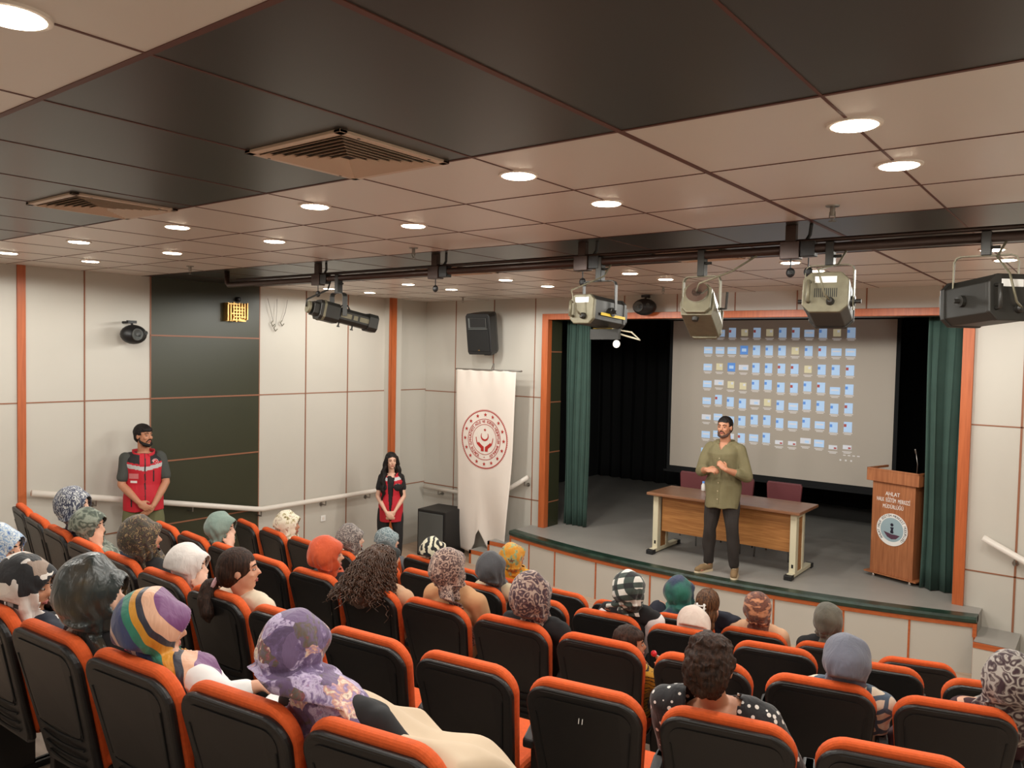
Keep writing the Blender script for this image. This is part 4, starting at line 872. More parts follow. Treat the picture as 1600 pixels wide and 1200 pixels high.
def torso(g, P, N, w=1.0, d=1.0, e=0.0, low=-0.10, bust=False, hem=False):
    """P pelvis centre, N neck base: elliptical stations along the spine"""
    P = Vector(P); N = Vector(N); ax = (N-P); L = ax.length; ax.normalize(); fx = Vector((1, 0, 0)); fx = (fx-ax*fx.dot(ax)).normalized(); fy = ax.cross(fx)
    st = [(low, 0.168 if hem else 0.13, 0.125 if hem else 0.10), (low*0.4, 0.165, 0.125), (0.06, 0.165, 0.122), (0.18, 0.142, 0.105), (L*0.62, 0.158, 0.115), (L*0.78, 0.170, 0.118), (L-0.055, 0.160, 0.095), (L-0.01, 0.09, 0.065)]
    R = []
    for h, rx, ry in st:
        c = P+ax*h; R.append([c+fx*((rx*w+e)*math.cos(2*PI*j/24))+fy*((ry*d+e)*math.sin(2*PI*j/24)) for j in range(24)])
    g.loft(R)
    if bust:
        for q in (-1, 1): g.ell(P+ax*(L*0.66)+fx*(0.07*q)+fy*(0.075*d), (0.062+e, 0.055+e, 0.06+e))
def wrinkle(amp, sc=9.0, sd=0.0):
    def f(co):
        n = noise.noise_vector(Vector((co.x*sc+sd, co.y*sc, co.z*sc*0.6))); return co+n*amp
    return f
def folds(amp, k=16, ax=(0, -0.02), top=-0.02):
    """radial pleats which grow below the head"""
    def f(co):
        x = co.x-ax[0]; y = co.y-ax[1]; a = math.atan2(y, x); r = math.hypot(x, y)
        if r < 1e-5: return co
        w = min(1.0, max(0.0, (top-co.z)/0.12)); n = noise.noise(Vector((co.x*7, co.y*7, co.z*7)))
        d = amp*w*math.sin(a*k/2+6*n+co.z*14) + 0.25*amp*math.sin(co.z*40+a*3+4*n)
        return Vector((co.x+x/r*d, co.y+y/r*d, co.z+0.2*amp*n))
    return f
def hijab(root, Hc, M, mtl, style='tuck', vol=1.0, nk=None, seed=0, s=1.0, tail=None):
    """head covering round the head frame M; neck base nk in root space; style tuck / drape / cape"""
    g = G(); v = vol
    g.ell(M @ Vector((0, -0.016, 0.022)*1) if False else M @ Vector((0, -0.016*s, 0.022*s)), (0.093*s*v, 0.114*s*v, 0.108*s*v), M.to_3x3(), 24, 14)
    g.ell(M @ Vector((0, 0.030*s, 0.042*s)), (0.080*s*v, 0.080*s*v, 0.078*s*v), M.to_3x3())
    g.ell(M @ Vector((0, -0.075*s, 0.0)), (0.068*s*v, 0.062*s*v, 0.066*s*v), M.to_3x3())
    g.ell(M @ Vector((0, 0.01*s, -0.045*s)), (0.078*s*v, 0.092*s*v, 0.085*s*v), M.to_3x3(), 24, 14)
    nk = Vector(nk); jaw = M @ Vector((0, -0.01, -0.085*s))
    def bridge(p, q, r0, r1, e0=1.0, e1=1.0, n=5, pw=1.0):
        R = []
        for i in range(n+1):
            t_ = i/n; c = p.lerp(q, t_); rr = r0+(r1-r0)*(t_**pw); ee = e0+(e1-e0)*t_
            R.append([c+Vector((rr*math.cos(2*PI*j/24), rr*ee*math.sin(2*PI*j/24), 0)) for j in range(24)])
        g.loft(R)
    if style == 'tuck':
        bridge(jaw, nk+Vector((0, 0.0, 0.035)), 0.082*s*v, 0.078*s, 1.05, 1.0); bridge(nk+Vector((0, 0, 0.035)), nk+Vector((0, 0.005, -0.03)), 0.078*s, 0.115*s, 1.0, 0.85)
    elif style == 'drape':
        bridge(jaw, nk+Vector((0, 0.0, 0.02)), 0.085*s*v, 0.10*s, 1.05, 0.95); bridge(nk+Vector((0, 0, 0.02)), nk+Vector((0, 0.0, -0.05)), 0.10*s, 0.19*s, 0.95, 0.72, 5, 0.8); bridge(nk+Vector((0, 0.0, -0.05)), nk+Vector((0, 0.01, -0.13)), 0.19*s, 0.205*s, 0.72, 0.72)
    else:
        bridge(jaw+Vector((0, -0.02, 0.05)), nk+Vector((0, -0.02, 0.02)), 0.105*s*v, 0.118*s*v, 1.0, 0.9); bridge(nk+Vector((0, -0.02, 0.02)), nk+Vector((0, -0.02, -0.12)), 0.118*s*v, 0.205*s*v, 0.9, 0.75, 6, 1.1); bridge(nk+Vector((0, -0.02, -0.12)), nk+Vector((0, -0.02, -0.25)), 0.205*s*v, 0.20*s*v, 0.75, 0.8)
    if tail:
        for pts, r0, r1 in tail:
            P = [Vector(p)*s+jaw for p in pts]
            for i in range(len(P)-1):
                a = r0+(r1-r0)*i/len(P); b = r0+(r1-r0)*(i+1)/len(P); g.cap(P[i], a, P[i+1], b, 12)
    ctr = M @ Vector((0, 0, 0)); Mi = M.inverted()
    def snug(co):
        p = Mi @ co
        if p.y > 0 and p.z > -0.11*s and v > 1:
            t = min(1.0, p.y/(0.065*s)); k = 1-t*(1-0.97/v); p = Vector((p.x*k, min(p.y, 0.0)+max(p.y, 0)*(1-t*0.35*(1-1/v)), p.z*k)); return M @ p
        return co
    fo = folds(0.0085*s, 18, (jaw.x, jaw.y), jaw.z+0.13*s); w2 = wrinkle(0.010, 11.0, Hc.x*5)
    me = blob(g, 0.0085, 4, 0.5, lambda co: lean(snug(w2(fo(co)))))
    def face(c):
        p = Mi @ c; return p.y > 0.030*s and (p.x/(0.060*s))**2+((p.z+0.012*s)/(0.086*s))**2 < 1
    me = cut_faces(me, face)
    o = obj('headscarf', me, mtl, root, origin=ctr, smooth=True)
    sd_ = o.modifiers.new('thick', 'SOLIDIFY'); sd_.thickness = 0.004; sd_.offset = -1
    return o
def curls(g, M, n, L, r, spread, seed, thick=0.0035, turns=3.0, down=1.0, s=1.0, back=0.0):
    rnd = random.Random(seed)
    for i in range(n):
        a = rnd.uniform(-PI, PI); el = rnd.uniform(0.05, 1.45)
        d = Vector((math.cos(a)*math.cos(el), math.sin(a)*math.cos(el), math.sin(el)))
        if d.y > 0.45 and el < 0.9: continue
        p = Vector((d.x*0.082, d.y*0.10-0.014, 0.03+d.z*0.092))*s; pts = []; v = d*0.5
        ll = L*rnd.uniform(0.7, 1.15); k = 22; ph = rnd.uniform(0, 6.3); cr = r*rnd.uniform(0.6, 1.3)
        for j in range(k):
            f = j/(k-1); v = (v*0.80+Vector((d.x*spread, d.y*spread-back, -down))*0.22)
            p = p+v.normalized()*ll/k*s; q_ = ph+f*turns*2*PI
            pts.append(M @ (p+Vector((math.cos(q_)*cr*f**0.4, math.sin(q_)*cr*f**0.4, 0))))
        g.tube(pts, [thick]*(k-3)+[thick*0.8, thick*0.6, thick*0.25], 5)
def lean(co):
    """cloth and body rest against the chair back, never inside it"""
    lim = -0.33+0.112+max(0.0, 0.92-co.z)*0.235
    if co.z > 0.94: lim -= (co.z-0.94)*2.2
    if co.y < lim and co.z > 0.3: return Vector((co.x, lim+(co.y-lim)*0.03, co.z))
    return co
def look(dx, dy, rz):   # head yaw (relative to the body) so that the face points along the world direction
    return math.atan2(-dx, dy)-rz
def sitter(name_label, row, k, H, mtl_scarf, top, style='tuck', yaw=0.0, pitch=0.0, roll=0.0, vol=1.0, hair=None, skin='a', arms='lap', s=1.0, seat_dx=0.0, short=False, tail=None, wide=1.0, who=None, lower=None, label=None, slip=0.0, extra=None, nx=0.0):
    seat = [c for c in ROW[row] if int(c[0]) == k][0]; _, sx_, sy_, a = seat; fl = FLR[row]
    SITTER[(row, k)] = who
    base = Vector((sx_, sy_, fl)) + Rz(a) @ Vector((seat_dx, 0.33, 0))
    root = empty('person', base, a); tag(root, label, 'person', 'people seated in the audience')
    Hc = Rz(-a) @ (Vector(H)-base)
    yr = math.atan2(-(-3.4-H[0]), 8.3-H[1]) - a if yaw is None else yaw
    M = Matrix.Translation(Hc) @ Rz(yr) @ Matrix.Rotation(pitch, 4, 'X') @ Matrix.Rotation(roll, 4, 'Y')
    P = Vector((0, -0.03, 0.56)); N = Hc+Vector((-Hc.x*0.12, 0, -0.148*s)); N.y = max(Hc.y-0.045, -0.135); N.x += nx; vol = vol*1.10
    if (N-P).length < 0.26: P.z = N.z-0.26
    q = s*wide
    SL = N+Vector((-0.165*q, 0.0, -0.042)); SR = N+Vector((0.165*q, 0, -0.042))
    g = G(); head_parts(g, M, s); g.cap(M @ Vector((0, -0.015, -0.06*s)), 0.05*s, N, 0.054*s)
    torso(g, P, N, 0.92*q, 0.9*q)
    A = {}
    for side, sh in ((-1, SL), (1, SR)):
        el = Vector((0.225*side*q, sh.y+0.10, max(sh.z-0.26, 0.60))); wr = Vector((0.075*side, 0.30, 0.63)); hd = Vector((-side*0.45, 0.8, -0.25)); up = Vector((0, 0.1, 1))
        if arms == 'face' and side == 1:
            el = Vector((0.20*q, sh.y+0.20, sh.z-0.20)); wr = M @ Vector((0.085, 0.10, -0.115)); hd = (M.to_3x3() @ Vector((-0.35, -0.05, 0.85))); up = M.to_3x3() @ Vector((0.75, 0.5, 0))
        if arms == 'hold' and side == 1:
            el = Vector((0.18*q, sh.y+0.14, sh.z-0.17)); wr = M @ Vector((0.05, 0.16, -0.14)); hd = M.to_3x3() @ Vector((-0.5, 0.1, 0.7)); up = M.to_3x3() @ Vector((0.75, 0.5, 0))
        A[side] = (sh, el, wr); limb(g, [sh, el, wr], [0.047*q, 0.040*q, 0.026*q]); hand_parts(g, wr, hd, up, -side if side == 1 else 1, 0.7, 0.95*s)
        if side == 1 and arms == 'hold': hold = wr+hd.normalized()*0.09
        hp = P+Vector((0.085*side*q, 0.02, -0.02)); kn = Vector((0.11*side*q, 0.36*s, 0.52)); an = Vector((0.10*side*q, 0.38*s, 0.10))
        limb(g, [hp, kn, an], [0.085*q, 0.06*q, 0.038*q]); g.cap(an+Vector((0, -0.02, -0.05)), 0.035, an+Vector((0, 0.13, -0.065)), 0.028)
    body = obj('body', blob(g, 0.0105, 3, 0.5, lean), SK[skin], root)
    if extra != 'noface': face_parts(root, body, M, s, lips=True)
    # clothing
    g = G(); torso(g, P, N+Vector((0, 0, -0.012)), 0.92*q, 0.9*q, 0.016); g.cap(SL, 0.062*q, SR, 0.062*q); g.cap(SL+Vector((0.06, 0, 0.02)), 0.062*q, SR+Vector((-0.06, 0, 0.02)), 0.062*q)
    for side in (-1, 1):
        sh, el, wr = A[side]
        w2 = el.lerp(wr, 0.86) if not short else None
        limb(g, [sh, el, w2] if w2 is not None else [sh, sh.lerp(el, 0.75)], [0.062*q, 0.052*q, 0.040*q])
        g.cap(P+Vector((0.08*side*q, 0.0, -0.03)), 0.10*q, P+Vector((0.085*side*q, 0.14, -0.04)), 0.09*q)
    f1 = folds(0.004, 10, (N.x, N.y), N.z); rr = wrinkle(0.012, 8.0, H[0]*3)
    tm = blob(g, 0.011, 3, 0.5, lambda co: lean(rr(f1(co))))
    if short: tm = cut_faces(tm, lambda c: c.z > N.z-0.075 and math.hypot((c.x-N.x), c.y-N.y+0.02) < 0.105)
    to_ = obj('top', tm, top, root, smooth=True)
    if short: sd_ = to_.modifiers.new('thick', 'SOLIDIFY'); sd_.thickness = 0.004
    g = G()
    for side in (-1, 1):
        hp = P+Vector((0.085*side*q, 0.02, -0.03)); kn = Vector((0.11*side*q, 0.36*s, 0.52)); an = Vector((0.10*side*q, 0.38*s, 0.12))
        limb(g, [hp, kn, an], [0.102*q, 0.078*q, 0.062*q])
    obj('trousers', blob(g, 0.014, 2), lower or TOPM['black'], root, smooth=True)
    g = G()
    for side in (-1, 1):
        an = Vector((0.10*side*q, 0.38*s, 0.055)); g.cap(an+Vector((0, -0.03, -0.012)), 0.04, an+Vector((0, 0.13, -0.02)), 0.034)
    obj('shoes', blob(g, 0.010, 2), TOPM['black'], root, smooth=True)
    if mtl_scarf is not None: hijab(root, Hc, M, mtl_scarf, style, vol, N, s=s, tail=tail)
    if hair: hair(root, M, N, s)
    if arms == 'hold': return root, hold, M
    return root, N, M
TOPM = {'black': mat('black_fabric', (26, 25, 27), 0.85), 'navy': mat('navy_fabric', (28, 32, 46), 0.85), 'white': mat('white_cotton', (226, 222, 220), 0.8, var=0.03), 'cream': mat('cream_cotton', (216, 200, 176), 0.8, var=0.04),
        'beige': mat('beige_cloth', (196, 178, 148), 0.85, var=0.04), 'tan': mat('tan_cloth', (196, 150, 108), 0.85, var=0.04), 'peach': mat('peach_cloth', (214, 170, 136), 0.85, var=0.04), 'yellow': mat('mustard_cloth', (208, 150, 30), 0.85),
        'maroon': mat('dark_maroon_knit', (62, 30, 36), 0.9, bump=0.3, bscale=200), 'grey': mat('mid_grey_cloth', (96, 96, 98), 0.85)}
# ---------------------------------------------------------------- hair
M_['hair_curl'] = mat('curly_brown_hair', (74, 50, 36), 0.45, var=0.35, vscale=25)
def trim_hair(me, M, s=1.0, z0=0.060, y0=0.036, woman=False):
    Mi = M.inverted()
    def t(c):
        p = (Mi @ c)/s; return (p.y > y0 and p.z < z0) or (not woman and p.y > 0.012 and p.z < 0.012) or (p.y > (0.01 if woman else -0.025) and p.z < -0.03)
    return cut_faces(me, t)
def hair_updo(root, M, N, s):
    g = G(); g.ell(M @ Vector((0, -0.02, 0.03)), (0.092, 0.108, 0.104), M.to_3x3(), 24, 14); g.ell(M @ Vector((0, -0.075, 0.01)), (0.088, 0.066, 0.105), M.to_3x3()); g.ell(M @ Vector((0, -0.06, -0.055)), (0.068, 0.05, 0.05), M.to_3x3()); g.ell(M @ Vector((0.0, -0.05, 0.10)), (0.07, 0.06, 0.045), M.to_3x3())
    o = obj('hair', blob(g, 0.007, 2, 0.5, lambda co: co+noise.noise_vector(co*24)*0.009+noise.noise_vector(co*70)*0.009), M_['hair_brown'], root, smooth=True)
def hair_curly(root, M, N, s):
    g = G(); g.ell(M @ Vector((0, -0.03, 0.035)), (0.09, 0.105, 0.10), M.to_3x3(), 24, 14); g.ell(M @ Vector((0, -0.085, -0.06)), (0.11, 0.07, 0.12), M.to_3x3()); g.ell(M @ Vector((-0.02, -0.11, -0.16)), (0.12, 0.06, 0.12), M.to_3x3())
    o = obj('hair', blob(g, 0.008, 3, 0.5, lambda co: co+noise.noise_vector(co*22)*0.014), M_['hair_curl'], root, smooth=True)
    g = G(); curls(g, M, 560, 0.34, 0.017, 0.26, 9, 0.0036, 6.5, 0.85, back=0.22); obj('curls', g, M_['hair_curl'], o, smooth=True)
def hair_pony(root, M, N, s):
    g = G(); g.ell(M @ Vector((0, -0.022, 0.03)), (0.084, 0.102, 0.097), M.to_3x3(), 24, 14); g.ell(M @ Vector((0, -0.05, 0.0)), (0.083, 0.082, 0.088), M.to_3x3()); g.ell(M @ Vector((0, -0.06, -0.03)), (0.066, 0.06, 0.065), M.to_3x3()); g.ell(M @ Vector((0, -0.10, -0.055)), (0.028, 0.03, 0.028), M.to_3x3())
    o = obj('hair', trim_hair(blob(g, 0.006, 3, 0.5, lambda co: co+noise.noise_vector(Vector((co.x*30, co.y*30, co.z*8)))*0.0025), M, 1.0, 0.055, 0.056, True), M_['hair_brown'], root, smooth=True)
    g = G(); P = [(-0.0, -0.125, -0.06), (-0.01, -0.16, -0.09), (0.01, -0.17, -0.15), (0.05, -0.16, -0.21), (0.07, -0.15, -0.25)]; R = [0.02, 0.045, 0.052, 0.042, 0.012]
    limb(g, [M @ Vector(p) for p in P], R); obj('ponytail', blob(g, 0.006, 3, 0.5, lambda co: co+noise.noise_vector(Vector((co.x*40, co.y*40, co.z*12)))*0.008), M_['hair_brown'], o, smooth=True)
    g = G(); g.rev([(0.018, -0.012), (0.032, -0.008), (0.034, 0.008), (0.018, 0.012)], 18, M @ Matrix.Translation((0, -0.135, -0.068)) @ Matrix.Rotation(1.1, 4, 'X')); obj('scrunchie', g, PINK, o, smooth=True)
def hair_clip(root, M, N, s):
    g = G(); g.ell(M @ Vector((0, -0.022, 0.03)), (0.09, 0.104, 0.10), M.to_3x3(), 24, 14); g.ell(M @ Vector((0, -0.06, -0.06)), (0.082, 0.06, 0.09), M.to_3x3()); g.ell(M @ Vector((0.01, -0.07, -0.13)), (0.06, 0.04, 0.06), M.to_3x3())
    o = obj('hair', blob(g, 0.007, 3, 0.5, lambda co: co+noise.noise_vector(Vector((co.x*34, co.y*34, co.z*9)))*0.004), M_['hair_mid'], root, smooth=True)
    g = G()
    for a in (-1, 1):
        for i in range(4): g.tube([M @ Vector((-0.025+a*0.034, -0.118, 0.03-i*0.026)), M @ Vector((-0.025+a*0.022, -0.150, 0.03-i*0.026)), M @ Vector((-0.025-a*0.002, -0.156, 0.028-i*0.026))], 0.0055, 6)
        g.tube([M @ Vector((-0.025+a*0.026, -0.146, 0.045)), M @ Vector((-0.025+a*0.026, -0.146, -0.06))], 0.007, 6)
    obj('hair_claw', g, M_['white'], o, smooth=True)
def hair_short(mname, thick=1.0, fringe=False):
    def f(root, M, N, s):
        g = G(); g.ell(M @ Vector((0, -0.022*s, 0.036*s)), (0.083*s*thick, 0.099*s*thick, 0.091*s*thick), M.to_3x3(), 24, 14); g.ell(M @ Vector((0, -0.05*s, -0.01*s)), (0.076*s, 0.06*s, 0.075*s), M.to_3x3())
        if fringe: g.ell(M @ Vector((0, 0.03*s, 0.06*s)), (0.07*s, 0.06*s, 0.045*s), M.to_3x3())
        obj('hair', trim_hair(blob(g, 0.006, 2, 0.5, lambda co: co+noise.noise_vector(co*45)*0.0028), M, s, 0.048 if fringe else 0.060), M_[mname], root, smooth=True)
    return f
PINK = mat('pale_pink_band', (226, 178, 182), 0.7)

# ---------------------------------------------------------------- headscarf cloths
C = {
 'blue_print': pat('pale_blue_printed_cloth', 'noise', [(70, 100, 160), (150, 175, 205), (205, 212, 216), (120, 150, 190), (210, 216, 220)], 40, distort=0.06, stops=[0, .38, .48, .56, .62]),
 'geo': pat('black_white_block_print', 'blocks', [(24, 24, 28), (226, 218, 210), (30, 28, 32), (150, 130, 116), (214, 206, 200), (22, 22, 26)], 17, distort=0.012, stops=[0, .35, .6, .78, .84, .93]),
 'satin': pat('dark_satin_painted_olive_sheen', 'soft', [(22, 30, 30), (34, 40, 38), (50, 44, 34), (92, 76, 40)], 5.5, rough=0.33, distort=0.15, stops=[.32, .48, .58, .72]),  # olive gold sheen is painted into the ramp colours
 'stripe': pat('multicolour_striped_satin', 'bands', [(196, 30, 130), (74, 34, 78), (206, 172, 158), (52, 62, 104), (52, 62, 104), (44, 122, 100), (204, 140, 34), (38, 38, 52), (214, 164, 134), (110, 58, 110)], 3.7, rough=0.5, distort=0.05, rot=(0.0, 0.6, -0.5), nscale=5, stops=[0, .07, .17, .25, .40, .50, .62, .72, .80, .92]),
 'floral': pat('purple_floral_silk', 'patches', [(84, 64, 96), (112, 90, 132), (192, 176, 204), (140, 116, 160), (206, 152, 134), (228, 212, 192), (132, 66, 78), (92, 82, 66), (106, 84, 120)], 15, rough=0.7, distort=0.10, nscale=14, stops=[.12, .26, .34, .42, .50, .56, .62, .70, .8]),
 'navy_print': pat('navy_white_brush_print', 'noise', [(46, 50, 72), (150, 152, 160), (52, 56, 76), (196, 196, 194), (70, 74, 92)], 34, distort=0.08, stretch=(1, 1, 0.45), stops=[0, .42, .48, .56, .62]),
 'grey_paisley': pat('grey_green_paisley', 'paisley', [(70, 78, 68), (104, 112, 98), (86, 94, 82), (132, 138, 124)], 17, distort=0.10, nscale=12),
 'camo': pat('brown_gold_speckled_print', 'noise', [(50, 42, 32), (74, 64, 42), (58, 40, 34), (150, 124, 84), (62, 54, 38), (120, 84, 66)], 34, distort=0.05, stops=[0, .40, .47, .56, .60, .68]),
 'offwhite': pat('off_white_crepe', 'soft', [(214, 204, 198), (226, 218, 212)], 5),
 'sage': pat('sage_green_crepe', 'soft', [(112, 132, 122), (130, 148, 138)], 5),
 'orange': pat('rust_orange_crepe', 'soft', [(184, 66, 26), (206, 84, 38)], 5),
 'br_paisley': pat('brown_pink_paisley', 'paisley', [(66, 46, 46), (142, 112, 100), (84, 58, 58), (176, 150, 134)], 36, distort=0.05, nscale=20),
 'plum_paisley': pat('plum_paisley', 'paisley', [(58, 34, 44), (112, 90, 86), (84, 40, 46), (164, 142, 128)], 25, distort=0.08, nscale=14),
 'slate': pat('slate_blue_crepe', 'soft', [(92, 94, 108), (110, 112, 126)], 4),
 'maroon_paisley': pat('maroon_grey_paisley', 'paisley', [(52, 26, 34), (112, 104, 98), (70, 32, 42), (162, 154, 146)], 21, distort=0.10, nscale=12),
 'olive_floral': pat('ivory_olive_floral', 'noise', [(120, 104, 66), (190, 178, 140), (228, 220, 198), (226, 218, 196), (150, 100, 84), (222, 214, 190)], 24, distort=0.06, stops=[0, .36, .42, .55, .62, .65], stretch=(1, 1, .7)),
 'grey_brown': pat('grey_brown_paisley', 'paisley', [(92, 84, 84), (134, 122, 114), (84, 72, 72), (156, 146, 138)], 34, distort=0.05, nscale=16),
 'blackg': pat('black_green_crepe', 'soft', [(26, 32, 32), (34, 40, 40)], 5),
 'charcoal': pat('charcoal_crepe', 'soft', [(60, 60, 64), (78, 78, 82)], 5),
 'plaid': pat('white_green_black_plaid', 'plaid', [(226, 222, 214), (60, 72, 66), (206, 204, 198), (26, 28, 30)], 85, rot=(0.3, 0.3, 0.5), stops=[0, .3, .5, .7]),
 'pinkwhite': pat('blush_white_crepe', 'soft', [(206, 180, 166), (228, 214, 202)], 6),
 'ltblue': pat('blue_grey_lace_print', 'paisley', [(104, 122, 128), (130, 146, 150), (110, 128, 134), (158, 170, 172)], 26, distort=0.04),
 'zebra': pat('cream_black_zebra_print', 'rings', [(24, 24, 26), (224, 218, 192)], 7.5, stops=[0, .45], rot=(0.4, 0.9, 0.3)),
 'yellow': pat('mustard_green_floral', 'noise', [(110, 140, 104), (204, 138, 34), (212, 150, 44), (150, 166, 120), (120, 64, 40)], 16, distort=0.06, stops=[0, .36, .5, .58, .66]),
 'teal': pat('teal_navy_ombre', 'soft', [(28, 34, 78), (22, 50, 72), (30, 96, 88), (34, 110, 92)], 4.5, stops=[.35, .45, .52, .65], rough=0.6),
 'rust': pat('rust_brown_abstract_print', 'soft', [(66, 38, 34), (120, 70, 50), (84, 46, 40), (196, 130, 92), (206, 150, 112)], 19, stretch=(.7, .7, 1.5), distort=0.06, stops=[.3, .42, .5, .6, .72]),
 'olive_grey': pat('mottled_olive_grey', 'soft', [(74, 70, 60), (104, 98, 84)], 9),
}
TOPM['dots'] = pat('black_cloth_white_dots', 'dots', [(226, 222, 216), (22, 22, 26), (22, 22, 26)], 34, stops=[0, .28, .9])
TOPM['cells'] = pat('blue_beige_leaf_print', 'cells', [(72, 92, 112), (72, 92, 112), (222, 206, 184), (206, 180, 150)], 12, distort=0.08, stops=[0, .02, .12, .5])
TOPM['kid_yellow'] = pat('mustard_jacket_black_scrolls', 'rings', [(30, 28, 24), (196, 152, 40)], 14, stops=[0, .12])
TOPM['greygreen'] = C['grey_paisley']
